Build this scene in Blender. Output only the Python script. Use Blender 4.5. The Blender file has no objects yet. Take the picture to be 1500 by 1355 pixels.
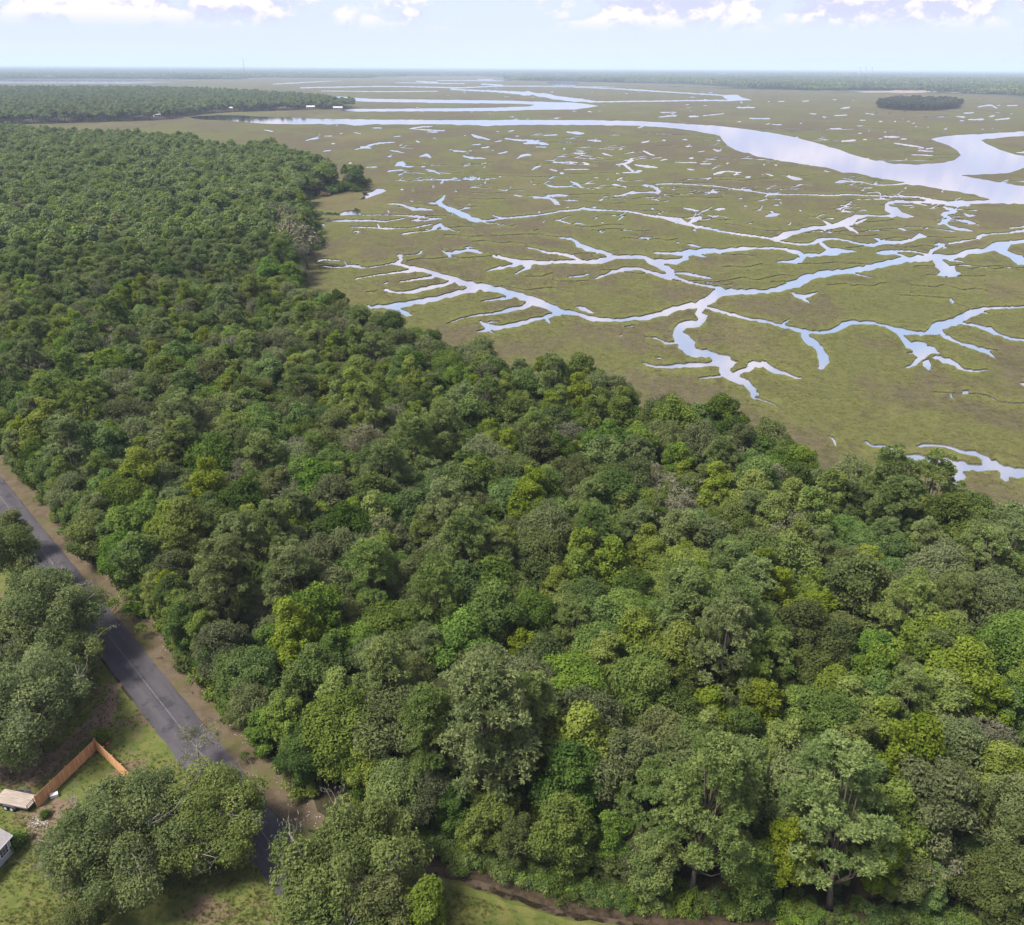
import bpy, math, random
import numpy as np
from mathutils import Matrix, Vector
from mathutils.geometry import delaunay_2d_cdt

scene = bpy.context.scene
COL = scene.collection
R_ = math.radians
rng = np.random.default_rng(7)
random.seed(7)

# ------------------------------------------------------------------ camera
IW, IH, FPX = 1500.0, 1355.0, 1250.0
CAM_H = 80.0
PITCH = math.atan((IH / 2 - 97.5) / FPX)
ROLL = math.atan(8.0 / 1500.0)
r0 = np.array([1.0, 0, 0]); f0 = np.array([0, math.cos(PITCH), -math.sin(PITCH)]); u0 = np.cross(r0, f0)
RT = math.cos(ROLL) * r0 + math.sin(ROLL) * u0
UP = -math.sin(ROLL) * r0 + math.cos(ROLL) * u0
CAMP = np.array([0, 0, CAM_H])


def P(px, py, z=0.0):
    """ground point seen at picture position (px, py), on the plane at height z"""
    d = f0 + RT * ((px - IW / 2) / FPX) - UP * ((py - IH / 2) / FPX)
    if d[2] > -0.0016:
        d = d.copy(); d[2] = -0.0016
    t = (z - CAM_H) / d[2]
    return CAMP + d * t


def PROJ(pts):
    v = np.asarray(pts, float) - CAMP
    w = v @ f0
    return IW / 2 + FPX * (v @ RT) / w, IH / 2 - FPX * (v @ UP) / w, w


cam_d = bpy.data.cameras.new('camera')
cam = bpy.data.objects.new('camera', cam_d); COL.objects.link(cam)
cam_d.sensor_fit = 'HORIZONTAL'; cam_d.sensor_width = 36.0; cam_d.lens = 36.0 * FPX / IW
cam_d.clip_start = 1.0; cam_d.clip_end = 200000.0
m = Matrix.Identity(4)
for i in range(3):
    m[i][0] = RT[i]; m[i][1] = UP[i]; m[i][2] = -f0[i]; m[i][3] = CAMP[i]
cam.matrix_world = m
scene.camera = cam


# ------------------------------------------------------------------ helpers
def tag(o, label=None, cat=None, group=None, kind=None):
    if label: o['label'] = label
    if cat: o['category'] = cat
    if group: o['group'] = group
    if kind: o['kind'] = kind
    return o


def mesh_from(name, V, F, mats=(), mi=None, attrs=None, smooth=False):
    """V (n,3); F either an (m,k) array or a list of index lists"""
    me = bpy.data.meshes.new(name)
    V = np.asarray(V, np.float32)
    if isinstance(F, np.ndarray):
        m_, k = F.shape
        me.vertices.add(len(V)); me.vertices.foreach_set('co', V.ravel())
        me.loops.add(m_ * k); me.loops.foreach_set('vertex_index', F.astype(np.int32).ravel())
        me.polygons.add(m_)
        me.polygons.foreach_set('loop_start', np.arange(0, m_ * k, k, dtype=np.int32))
        me.polygons.foreach_set('loop_total', np.full(m_, k, np.int32))
    else:
        me.from_pydata([tuple(v) for v in V], [], F)
    for mt in mats: me.materials.append(mt)
    if mi is not None: me.polygons.foreach_set('material_index', np.asarray(mi, np.int32))
    if attrs:
        for an, av in attrs.items():
            a = me.attributes.new(an, 'FLOAT', 'POINT'); a.data.foreach_set('value', np.asarray(av, np.float32))
    me.polygons.foreach_set('use_smooth', np.full(len(me.polygons), smooth))
    me.update(calc_edges=True)
    return me


def link(name, me, parent=None, loc=(0, 0, 0), rot=(0, 0, 0)):
    o = bpy.data.objects.new(name, me); COL.objects.link(o)
    o.location = loc; o.rotation_euler = rot
    if parent is not None: o.parent = parent
    return o


def empty(name, loc=(0, 0, 0), rz=0.0):
    o = bpy.data.objects.new(name, None); COL.objects.link(o)
    o.location = loc; o.rotation_euler = (0, 0, rz); o.empty_display_size = 0.5
    return o


class MB:
    """collects boxes, tubes and polygons into one mesh"""
    def __init__(s): s.v = []; s.f = []
    def add(s, vs, fs):
        b = len(s.v); s.v += [tuple(map(float, v)) for v in vs]; s.f += [[b + i for i in f] for f in fs]
    def box(s, x0, x1, y0, y1, z0, z1, M=None, c=0.0):
        """box, edges chamfered by c"""
        if c <= 0:
            vs = [(x, y, z) for z in (z0, z1) for x, y in ((x0, y0), (x1, y0), (x1, y1), (x0, y1))]
            fs = [(3, 2, 1, 0), (4, 5, 6, 7), (0, 1, 5, 4), (1, 2, 6, 5), (2, 3, 7, 6), (3, 0, 4, 7)]
        else:
            vs = []
            for z, i in ((z0, c), (z0 + c, 0), (z1 - c, 0), (z1, c)):
                vs += [(x0 + i + (c - i) * 0, y0 + i, z), (x1 - i, y0 + i, z), (x1 - i, y1 - i, z), (x0 + i, y1 - i, z)]
            fs = [(3, 2, 1, 0), (12, 13, 14, 15)]
            for k in range(3):
                for j in range(4):
                    a = 4 * k + j; b = 4 * k + (j + 1) % 4
                    fs.append((a, b, b + 4, a + 4))
        if M is not None: vs = [tuple(M @ Vector(v)) for v in vs]
        s.add(vs, fs)
    def tube(s, pts, rad, n=6, cap=True):
        pts = [Vector(p) for p in pts]
        rad = rad if hasattr(rad, '__len__') else [rad] * len(pts)
        rings = []
        for i, p in enumerate(pts):
            d = (pts[min(i + 1, len(pts) - 1)] - pts[max(i - 1, 0)]).normalized()
            a = d.orthogonal().normalized() if abs(d.z) > .999 else d.cross(Vector((0, 0, 1))).normalized()
            b = d.cross(a)
            rings.append([p + (a * math.cos(t) + b * math.sin(t)) * rad[i] for t in [2 * math.pi * k / n for k in range(n)]])
        vs = [v for r in rings for v in r]
        fs = []
        for i in range(len(pts) - 1):
            for k in range(n):
                fs.append((i * n + k, i * n + (k + 1) % n, (i + 1) * n + (k + 1) % n, (i + 1) * n + k))
        if cap:
            fs.append(tuple(range(n - 1, -1, -1))); fs.append(tuple((len(pts) - 1) * n + k for k in range(n)))
        s.add(vs, fs)
    def disc(s, c, axis, r, t, n=16):
        a = Vector(axis).normalized()
        s.tube([Vector(c) - a * t / 2, Vector(c) + a * t / 2], r, n)
    def mesh(s, name, mat, smooth=False):
        return mesh_from(name, np.array(s.v), s.f, [mat], smooth=smooth)
    def build(s, name, mat, parent=None, loc=(0, 0, 0), rot=(0, 0, 0), smooth=False):
        return link(name, s.mesh(name, mat, smooth), parent, loc, rot)


# ------------------------------------------------------------------ materials
class NT:
    def __init__(s, name):
        s.m = bpy.data.materials.new(name); s.m.use_nodes = True
        s.t = s.m.node_tree; s.t.nodes.clear()
        s.out = s.t.nodes.new('ShaderNodeOutputMaterial')
    def n(s, typ, **kw):
        nd = s.t.nodes.new(typ)
        for k, v in kw.items():
            if k.startswith('_'): setattr(nd, k[1:], v)
        return nd
    def l(s, a, b): s.t.links.new(a, b)
    def set(s, sock, v):
        if hasattr(v, 'is_output'): s.l(v, sock)
        elif isinstance(v, tuple) and len(v) == 3 and sock.type == 'RGBA': sock.default_value = (*v, 1)
        else: sock.default_value = v
    def coord(s): return s.n('ShaderNodeTexCoord').outputs['Object']
    def pos(s): return s.n('ShaderNodeNewGeometry').outputs['Position']
    def mapping(s, vec, scale=(1, 1, 1), rot=(0, 0, 0), loc=(0, 0, 0)):
        nd = s.n('ShaderNodeMapping'); s.l(vec, nd.inputs[0]); nd.inputs['Scale'].default_value = scale; nd.inputs['Rotation'].default_value = rot; nd.inputs['Location'].default_value = loc
        return nd.outputs[0]
    def noise(s, vec, scale, detail=4, rough=.55, dist=0.0):
        nd = s.n('ShaderNodeTexNoise'); s.l(vec, nd.inputs['Vector'])
        nd.inputs['Scale'].default_value = scale; nd.inputs['Detail'].default_value = detail
        nd.inputs['Roughness'].default_value = rough; nd.inputs['Distortion'].default_value = dist
        return nd.outputs[0]
    def ramp(s, fac, a, b, lo=0.0, hi=1.0):
        nd = s.n('ShaderNodeMapRange'); nd.interpolation_type = 'SMOOTHSTEP'
        s.set(nd.inputs['Value'], fac); s.set(nd.inputs['From Min'], a); s.set(nd.inputs['From Max'], b)
        nd.inputs['To Min'].default_value = lo; nd.inputs['To Max'].default_value = hi
        return nd.outputs[0]
    def mix(s, fac, a, b, mode='MIX'):
        nd = s.n('ShaderNodeMix'); nd.data_type = 'RGBA'; nd.blend_type = mode
        s.set(nd.inputs[0], fac); s.set(nd.inputs[6], a); s.set(nd.inputs[7], b)
        return nd.outputs[2]
    def math(s, op, a, b=0.0, clamp=False):
        nd = s.n('ShaderNodeMath'); nd.operation = op; nd.use_clamp = clamp
        s.set(nd.inputs[0], a); s.set(nd.inputs[1], b)
        return nd.outputs[0]
    def attr(s, name, typ='GEOMETRY'):
        nd = s.n('ShaderNodeAttribute'); nd.attribute_type = typ; nd.attribute_name = name
        return nd
    def bump(s, h, strength=.5, dist=.1):
        nd = s.n('ShaderNodeBump'); s.set(nd.inputs['Height'], h)
        nd.inputs['Strength'].default_value = strength; nd.inputs['Distance'].default_value = dist
        return nd.outputs[0]
    def bsdf(s, color, rough=.9, spec=.3, normal=None, **kw):
        nd = s.n('ShaderNodeBsdfPrincipled')
        s.set(nd.inputs['Base Color'], color); s.set(nd.inputs['Roughness'], rough)
        nd.inputs['Specular IOR Level'].default_value = spec
        if normal is not None: s.l(normal, nd.inputs['Normal'])
        for k, v in kw.items(): s.set(nd.inputs[k.replace('_', ' ')], v)
        return nd
    def done(s, shader):
        s.l(shader.outputs[0], s.out.inputs[0]); return s.m


def leaf_mat(name, dark, light, hue_var=.03, val_var=.35, trans=.36, rough=.7):
    n = NT(name)
    var = n.attr('var').outputs['Fac']
    oi = n.n('ShaderNodeObjectInfo').outputs['Random']
    col = n.mix(n.ramp(var, 0.05, .95), dark, light)
    hs = n.n('ShaderNodeHueSaturation')
    n.l(col, hs.inputs['Color'])
    n.l(n.math('ADD', n.math('MULTIPLY', oi, hue_var), .5 - hue_var * .5), hs.inputs['Hue'])
    r2 = n.math('FRACT', n.math('MULTIPLY', oi, 17.31))
    r3 = n.math('FRACT', n.math('MULTIPLY', oi, 41.7))
    n.l(n.math('ADD', n.math('MULTIPLY', r2, val_var * 2), 1 - val_var), hs.inputs['Value'])
    n.l(n.math('ADD', n.math('MULTIPLY', r3, .28), .92), hs.inputs['Saturation'])
    b = n.bsdf(hs.outputs[0], rough, .10)
    t = n.n('ShaderNodeBsdfTranslucent'); n.l(hs.outputs[0], t.inputs[0])
    mx = n.n('ShaderNodeMixShader'); mx.inputs[0].default_value = trans
    n.l(b.outputs[0], mx.inputs[1]); n.l(t.outputs[0], mx.inputs[2])
    return n.done(mx)


def simple_mat(name, a, b, scale=4.0, rough=.85, spec=.25, bump=.3, stretch=(1, 1, 1), metallic=0.0):
    n = NT(name); c = n.mapping(n.coord(), stretch)
    f = n.noise(c, scale, 5, .6)
    g = n.noise(c, scale * 5.3, 3, .6)
    col = n.mix(n.ramp(n.math('ADD', n.math('MULTIPLY', f, .7), n.math('MULTIPLY', g, .3)), .35, .65), a, b)
    return n.done(n.bsdf(col, rough, spec, n.bump(g, bump, .03), Metallic=metallic))


M = {}
# foliage, real-world base colours
M['oak_leaf'] = leaf_mat('broadleaf_leaves', (.06, .097, .026), (.138, .188, .05), .04, .4, .4)
M['gum_leaf'] = leaf_mat('yellow_green_leaves', (.105, .146, .028), (.205, .25, .062), .024, .18, .44)
M['pine_leaf'] = leaf_mat('pine_needles', (.095, .138, .044), (.2, .248, .09), .02, .18, .4)
M['olive_leaf'] = leaf_mat('olive_leaves', (.086, .108, .044), (.168, .19, .084), .03, .3, .4)
M['live_leaf'] = leaf_mat('live_oak_leaves', (.076, .108, .036), (.176, .21, .078), .02, .12, .4)
M['grey_leaf'] = leaf_mat('sparse_grey_leaves', (.12, .126, .072), (.21, .205, .138), .02, .15)
M['far_leaf'] = leaf_mat('far_woods_leaves', (.08, .108, .046), (.162, .19, .078), .035, .26)
M['dry_leaf'] = leaf_mat('dry_brush_leaves', (.12, .09, .06), (.22, .17, .12), .03, .2)
M['bark'] = simple_mat('bark', (.06, .048, .038), (.13, .11, .09), 3.0, .95, .1, .6, (3, 3, .6))
M['pale_bark'] = simple_mat('lichen_bark', (.085, .076, .062), (.19, .175, .15), 5.0, .95, .1, .5, (2, 2, .8))
M['snag'] = simple_mat('weathered_deadwood', (.12, .108, .094), (.25, .232, .21), 4.0, .9, .15, .4, (2, 2, .5))
M['moss'] = leaf_mat('hanging_moss', (.13, .14, .10), (.25, .26, .2), .02, .15, .3, .9)
# ------------------------------------------------------------------ water outlines traced on the marsh
def S(*a): return list(a)
POLY = [
 # wide tidal river
 [(275,171),(320,168),(350,169),(400,171.5),(450,173),(560,175),(680,175.5),(740,175),(860,175.5),(940,177),(1000,180.5),(1050,184),(1100,189.5),(1140,195.5),(1170,202),(1200,210),(1230,218.5),(1253,227),(1280,234),(1310,239.5),(1345,240.5),(1375,238),(1398,234),(1406,227),(1402,220),(1390,213),(1375,208),(1363,203.5),(1380,199.5),(1410,197),(1450,195),(1500,192),(1620,188),
  (1620,195),(1500,199),(1470,201),(1437,205),(1450,212),(1470,220),(1488,226),(1500,227.5),(1620,230),(1620,241),(1500,246),(1480,253),(1450,255),(1410,256.5),(1440,262),(1480,268.5),(1500,271.5),(1620,280),(1620,305),(1500,299),(1470,297.5),(1440,298),(1410,300),(1385,300),(1375,296),(1400,293),(1440,293),(1450,291.5),(1420,284),(1380,277.5),(1360,274),(1345,271),(1320,270.5),(1302,270.5),(1325,266.5),(1300,263),(1270,257),(1255,253.5),(1235,253),(1220,247.5),(1200,243),(1145,236),(1110,229.5),(1075,219),(1066,213),(1060,206),(1055,199),(1040,196),(1020,192),(990,188),(960,185.5),(930,184),(860,183),(760,183),(725,183.5),(715,185),(700,183.2),(640,182),(545,182),(520,184),(505,181.8),(460,181.8),(400,181.5),(384,181),(340,177),(310,176),(285,174)],
 # U bend behind it
 [(480,141),(500,141),(520,143),(545,144.5),(660,146),(740,147),(800,149),(840,150),(862,152.5),(878,155),(860,158),(843,160.5),(820,160.5),(780,161),(740,162.5),(660,163),(520,163.3),(495,162),(505,159.5),(660,158.3),(740,157),(775,155.5),(783,153.3),(760,152),(720,151.5),(660,151),(600,150),(540,149),(490,146)],
 [(1056,139),(1080,138.5),(1087,142.5),(1102,147),(1070,147.5),(1062,144)],
 [(800,120.5),(848,121),(842,126),(815,127)],
 [(-500,114),(0,116.3),(100,117),(190,117.5),(260,118.5),(300,120),(240,121),(180,122.5),(0,121.8),(-500,121)],
 [(530,281),(545,280.5),(553,275.5),(560,276),(567,279),(558,283),(548,286),(535,291),(526,293),(535,287)],
 [(497,312),(505,309),(517,308),(521,304),(527,307),(530,314.5),(497,316)],
 [(577,243.5),(583,237),(590,235.3),(594,241),(592,243.5)],
 [(1371,384),(1385,387),(1398,390),(1400,396),(1412,399),(1402,404),(1368,403.5),(1376,397),(1370,390)],
]
# strokes: x, y, width in the picture
ST = [
 S(770,135,3, 800,140.5,6, 830,145,5, 870,148.5,3), S(660,131,1.4, 700,132.5,2, 740,134.5,3, 775,137.5,6),
 S(870,149,2, 960,148,1.7, 1030,147,1.8, 1075,147,2), S(840,127.5,1.4, 880,129,1.5, 920,131,2, 960,133.5,2, 1000,136,1.6, 1060,139.5,1.6),
 S(660,129.5,1.3, 720,126.5,1.4, 770,126,1.5, 815,126.5,2, 900,127.5,1.2), S(705,123,1.6, 735,125,2), S(700,116.5,1.3, 722,116.5,1.3), S(640,118,1, 750,118.3,1.2),
 S(400,123,1.2, 460,120,1.3, 500,118,1), S(440,128.6,1.6, 520,127,1.5, 580,126.7,1.4, 680,128.6,1.5), S(610,119,1.6, 640,120.7,1.8), S(580,121,.9, 680,122.5,1.2),
 S(960,125.5,1, 1040,128.5,1.2, 1106,129.5,1.6), S(470,133,1, 560,134,1.2, 640,133.5,1),
 S(387,190,1.5, 399,192,1.8), S(448,205.5,1.6, 458,203,2.4, 466,201.8,2.4), S(475,199,1.2, 486,199,1.3), S(497,196,1.6, 502,194.5,1.6), S(518,193.5,1.3, 528,195.5,1.3),
 S(546,187,1.6, 558,187.2,2), S(600,188,1.6, 615,186,1.7, 633,184.6,1.3), S(600,188,1.2, 640,191,2, 651,191,1.6), S(625,193,1.3, 640,193.3,2),
 S(577,200,1.3, 586,199,1.5), S(609,206,2, 615,208,2), S(520,218.5,1.5, 530,216.5,2, 545,211.5,3, 556,209.5,2.5, 578,208,1.3), S(530,215,4, 542,216.5,3),
 S(571,220,1.4, 582,221.5,2, 592,224,1.2), S(485,210,2, 491,210,2), S(474,221.5,2, 484,219.7,1.8), S(511,239,2, 515,238,2), S(537,244.3,2, 552,244.2,2),
 S(590,243.5,2, 605,243.3,1.3), S(568,251,2, 575,249.3,2.4, 591,248.6,2), S(617,244,2, 623,243.6,2), S(624,248,2, 634,250,2.4, 644,254.5,2), S(616,228.6,3, 624,226.5,4, 630,230,3),
 S(692,197,3, 700,200,4, 717,204,2), S(725,207,1.4, 734,206,2), S(692,212,1.6, 703,211,2), S(706,216,2, 716,215,2.2), S(664,220,2, 682,222,2), S(678,228,2, 690,230.8,3, 711,231.7,1.6),
 S(730,224.5,2, 742,222,2.6), S(745,192,1.8, 752,191,2), S(755,199,2.4, 760,199,2.4), S(740,202.5,2, 760,205,2.4, 790,206.3,2), S(768,209.5,3, 785,208.8,4, 802,211,3), S(770,205,3, 782,207,3), S(785,215,1.6, 800,215,1.6), S(797,198,1.8, 816,197.3,1.5), S(830,193,2, 842,194.5,4, 854,195,3),
 S(862,205,2.4, 879,206.3,3), S(842,224.5,1.6, 856,224.5,1.8), S(843,219,1, 855,221.5,1.4), S(883,224,2.4, 890,226.5,2.6, 896,228,2), S(757,232,1.6, 766,227,4, 778,226.7,2), S(809,237.5,1.2, 820,237.6,2, 838,238,1.6), S(854,237.5,2, 862,240,2.4),
 S(780,248,2.5, 786,244.5,3.4, 791,243,3), S(806,247.5,2.4, 815,250,2.6), S(820,253,3, 826,253.5,3), S(826,247.7,1.5, 862,247.6,1.8), S(902,241,1.6, 915,239,3, 926,234.5,4), S(913,240,4, 920,245,4.5, 926,249.5,4), S(912,252.3,1.7, 927,252,2, 938,250,4.5), S(930,241,2, 950,243.5,4, 963,244.8,1.8), S(943,221,3, 950,224.5,2.6, 958,227,2), S(940,208.5,2, 950,206.3,2.4), S(935,187,2, 942,184.6,2),
 S(970,205.3,2.6, 975,205.5,2.6), S(1000,204,2.6, 1007,204.4,3), S(1050,205,2.2, 1055,206,2.6), S(1046,218.5,3, 1050,220.6,2.6, 1056,220.3,2), S(1009,231.4,2.6, 1016,231,2.6), S(968,234.5,2, 976,233.2,2.4), S(1023,222,1.6, 1031,221,1.8), S(988,237.2,1.4, 1020,237.8,1.8), S(1026,239.6,2, 1041,239.3,2), S(1008,247.3,3, 1016,248.4,2.4), S(1047,254.5,4, 1056,252,4, 1064,250.5,2, 1084,252.3,2),
 S(1030,154.3,1.4, 1035,154.6,1.4), S(1080,157.3,2, 1105,157.3,1.8), S(965,171,1.5, 990,169.3,2.4), S(968,164.3,1.5, 990,164.3,1.5), S(1010,170.3,2.6, 1022,170.3,2.6), S(1030,169.3,1.4, 1060,166.3,1.3), S(1098,173.2,1.8, 1127,173.7,2), S(1132,182.2,1.8, 1144,182.4,2), S(1140,148.3,1.4, 1148,148.3,1.6), S(1176,148.3,1.7, 1184,147.5,1.7), S(1187,166.2,1.7, 1195,166.7,1.7), S(1222,169.2,1.4, 1240,168.3,1.8), S(1216,188.2,1.6, 1232,188.2,1.8),
 S(1232,158.5,1.7, 1244,157.3,2), S(1268,166,1.4, 1280,167.3,1.4), S(1233,206.5,2.2, 1252,205.3,3), S(1257,195,2, 1263,194.5,2), S(1260,176,1.6, 1267,176,1.6), S(1287,177.5,2, 1293,177.7,2), S(1328,177.2,1.6, 1333,177.2,1.6), S(1256,184,1.5, 1263,184,1.5), S(1264,204,2, 1270,204.2,2), S(1296,200,2.8, 1317,200.3,1.8), S(1320,203.3,2, 1327,203.3,2.2), S(1310,209.3,2, 1325,211.5,2.6, 1345,214.5,2, 1352,216,2), S(1357,218,2, 1366,216.5,2.2), S(1345,220.3,1.6, 1366,221.2,2), S(1336,226.3,1.6, 1365,227.3,2.2),
 S(1350,171.3,1.4, 1366,171.3,1.4), S(1370,171,1.5, 1390,170.6,1.6), S(1401,170,2, 1412,171.3,2.6), S(1412,165.5,1.6, 1426,165,1.6), S(1419,175,2, 1440,174.6,2.6), S(1449,171,1.5, 1456,169.2,2), S(1458,175.3,1.6, 1478,173.3,2.6), S(1433,156.5,1.6, 1450,154,2, 1460,158,1.8), S(1406,176.7,1.8, 1412,176.7,1.8), S(1475,154.5,1.4, 1490,154.3,1.5), S(1490,223,2, 1500,223.3,2.2),
 # middle marsh
 S(586,277,2.4, 591,277,2.6), S(568,298,2, 588,299.3,3, 605,305.5,5, 620,306,4, 634,307.3,2), S(600,293.5,2, 606,295,2), S(582,302.5,1, 590,303,1.2),
 S(651,286,3, 649,291,5, 640,296,7, 652,303,6, 665,309,7, 678,314,8, 690,320,9, 699,323,7, 706,322.7,3, 720,322.2,2.6, 735,319.5,2.8, 765,317,2.6, 800,313,2.4, 820,309,2.4, 845,307,3, 855,305,4, 870,307,3, 900,308,2, 925,310,2.6, 950,315,3, 965,317,3.6, 980,320,6, 990,323,9, 1005,327,7, 1015,330,5, 1040,335,4, 1060,339,3.4, 1085,343,3.4, 1110,346,3.4, 1130,349.5,4, 1145,354,3, 1165,357,3, 1185,357,3.4, 1198,352,7, 1206,350,5, 1220,349,3, 1240,352,3, 1262,357,3.4, 1280,358,5, 1300,355,6, 1325,354,5, 1340,349,4.6, 1348,344.5,6, 1356,345.5,3),
 S(628,297,2, 640,297,4), S(668,309,2.4, 680,305,2, 689,304.3,1.4), S(464,309,2.4, 471,312.3,4, 497,313.5,3), S(530,314.3,1.6, 570,314.3,1.5, 590,315.3,1.8, 610,316.5,3.4, 632,319.5,1.4), S(568,306.5,1.4, 570,312,1.6),
 S(463,327,2, 475,328.5,3.4, 482,323.8,4, 510,322.7,3, 545,322.7,3, 560,324.2,2.4, 575,322.3,1.7, 592,319,2.2), S(514,332,1.8, 545,333,2, 560,334,3, 576,334,3.4), S(553,327,1.8, 556,333,2.4), S(576,334,1.5, 600,333.6,1.3, 612,332,2, 631,328,2.6), S(608,323,2.4, 616,323,2), S(622,323.5,1.4, 635,320,3, 650,320,1.3),
 S(590,342.5,3, 610,339.3,1.8, 630,337.5,1.6, 637,332,6, 645,328,6, 650,333,5, 660,336,1.8, 668,338.6,1.8), S(518,339,2.2, 526,338.3,2.4, 521,342,1.6), S(671,338.7,2, 673,338.7,2), S(644,345.7,1.8, 645,346,1.6),
 S(463,383,3, 475,380,2.6, 500,381.3,1.8), S(466,388.5,1.8, 490,391,2, 510,389.5,3, 520,387.7,3), S(464,386,1.6, 480,386.5,1.2, 495,388,1.4), S(504,381,1.2, 508,388,1.4), S(510,388,4, 525,390.5,5, 540,391.3,2, 570,386.5,1.8, 576,385,3),
 S(586,374,7, 588,380,5, 580,385,5), S(586,374,2, 595,374,1.6, 612,371.5,1.8, 618,367,3), S(612,372,2.4, 618,369.5,3),
 S(574,386,3, 588,387,4.5, 605,393,6.5, 625,397,7, 640,402,7, 660,407,9, 675,412,10, 690,417,10, 705,420,10, 730,425,9, 750,430,9, 770,436,10, 784,441,12, 800,446,10, 820,455,9, 840,458,8, 854,462,7, 870,467,7, 890,468,5.5, 910,468,5.5, 930,466,6, 956,463,7, 975,457,10, 1000,449.5,7, 1020,446,9, 1035,440,14, 1050,432,14, 1063,427.5,11, 1080,427,9, 1100,427,7, 1130,425,6.5, 1150,420,10, 1175,411,12, 1200,402,10, 1240,397,7.5, 1260,394,7.5, 1290,387,8, 1320,381,8, 1345,378,9, 1358,377,10, 1370,376,9, 1390,377,6.5, 1403,374,8, 1425,368,8, 1445,366,6, 1455,362,12, 1470,360,14, 1480,355,6, 1500,353,5, 1620,349,5),
 S(1460,364,8, 1480,374,8, 1495,381,12, 1510,384,9, 1620,398,8), S(1368,378,9, 1380,388,11, 1390,396,10), S(1390,381,2.4, 1405,382,3, 1413,384,2),
 S(1362,374,8, 1365,366,7, 1375,362,6, 1381,357.5,6, 1370,358,3), S(1378,359,3, 1388,363.3,2), S(1389,356.3,2.4, 1408,353.7,3.4, 1430,349.5,1.3, 1434,348,6, 1438,345,5, 1450,342.5,2.4, 1475,341,2, 1490,338.7,4, 1503,338,3), S(1480,333.3,3, 1490,333,2, 1502,331,3),
 S(1287,370,5.5, 1300,369.5,6, 1312,371.3,3.4, 1332,377.3,3.6), S(1300,368,4, 1330,367.2,2.4, 1350,370,2.4, 1362,373.5,4),
 S(1420,300.5,3, 1405,300,4.5, 1380,296.5,6, 1365,293,4.5, 1345,288.3,2.6, 1320,287.6,2.2, 1280,286.3,1.7, 1240,284.6,2, 1216,286,2.4, 1180,284.5,1.6, 1150,284.6,1.7, 1128,284,4.4, 1122,287,3), S(1125,283,2, 1085,277.5,2.2, 1060,274,1.4, 1045,272,1.8, 1000,269.3,1.8, 960,269.3,1.7), S(1290,285,1.7, 1287,281,2, 1270,282,1.3),
 S(1372,295.5,4.5, 1340,295.6,3, 1310,295.6,4.4, 1299,298.5,5, 1301,304,9, 1310,310,12, 1320,314,11, 1336,316.6,4), S(1310,315.7,5, 1290,316,2.2, 1270,315.5,3.4, 1255,317.5,7, 1245,322,12, 1235,327.5,8, 1220,332,8, 1200,333,6, 1175,337,5.5, 1160,341,8, 1150,345,9, 1140,348,7, 1130,350,4), S(1205,322.3,1.7, 1215,328,5), S(1240,332,4, 1250,336,4.4, 1258,342,2), S(1255,326,4, 1270,320,2.4),
 S(1282,348.5,3.4, 1290,352.3,5, 1302,355,4), S(1318,334,4, 1328,337,2.4), S(1325,332,1.2, 1360,333.4,1, 1390,337.3,2, 1398,338.4,2.4),
 S(722,315,2.4, 728,317,2, 736,319,2.4), S(783,289,4, 795,289,2.6, 810,285.3,3.4, 831,285.7,2.8), S(806,291.5,2, 815,296,6, 819,299,3), S(753,285,2.4, 762,287.3,2.4), S(804,271.5,4, 815,273,3, 838,272.6,1.5), S(836,265,2.2, 843,268.5,3.6, 853,274,3), S(898,270,3, 908,270.8,2.4), S(910,272.3,2, 917,273.3,2.2), S(942,271,3, 955,272,3, 962,276,4.4, 967,281,5, 958,281.5,3.5, 940,281.3,2.2, 925,282,4.4, 910,285.7,2.2, 900,286.5,2), S(830,303,1.6, 833,303,2), S(869,303,1.8, 873,303,2), S(881,325.5,3, 884,325.5,3), S(906,321.5,2.2, 912,317,2.6), S(938,348,3, 952,348,3), S(990,354.7,2.4, 996,355,2.4), S(780,269.5,1.6, 786,269.5,1.8),
 S(820,348,2.4, 838,350,4, 848,358,7.5, 860,363.5,7.5, 880,368,5.5, 892,372.5,8.5, 899,376,9, 890,379,8, 880,381.5,7, 860,383,5.5, 830,383,4.6, 800,383.5,4.6, 784,384,5), S(724,375.5,4, 740,378,4.4, 758,383,6.5, 770,385,11, 786,383.5,6), S(722,372,4, 725,376,3.4), S(714,396.5,2.6, 728,393,4.4, 745,389,4.6, 760,386,6.5), S(770,389,6, 778,391,4, 766,395,3.4, 754,401,2.2), S(785,385,5, 806,385.6,3), S(773,362,2.4, 785,364.5,2.2, 800,369,3.6, 820,371,4.4, 840,376.3,4.6, 850,380.5,5),
 S(899,376,8, 915,375.5,5.5, 930,375.5,5.5, 945,376.5,6.5, 953,382,10, 963,387,10, 971,391,9, 982,396,10), S(953,383,9, 975,382.5,8, 990,381.5,9, 1001,379,8), S(1004,378,9, 1004,371,9, 1020,368.3,8, 1040,366.8,6.5, 1060,367,6.5, 1085,364,5.5, 1110,363,3.4, 1135,363.3,3.4, 1155,366,5.5, 1170,370,7, 1178,375,11, 1172,381,9, 1155,383,4.6, 1138,383,2.4), S(1180,373,6.5, 1200,373,4.6, 1215,369,10, 1226,367,11, 1240,367.3,4.4, 1256,368,2), S(1215,364,6, 1205,358,6, 1199,353,6), S(958,370,3.4, 985,370.5,4.6, 1004,371,7), S(1016,372,4, 1033,375.5,3.4), S(1008,357.3,2.6, 1024,361,4), S(1020,368,5, 1032,371,4),
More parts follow.
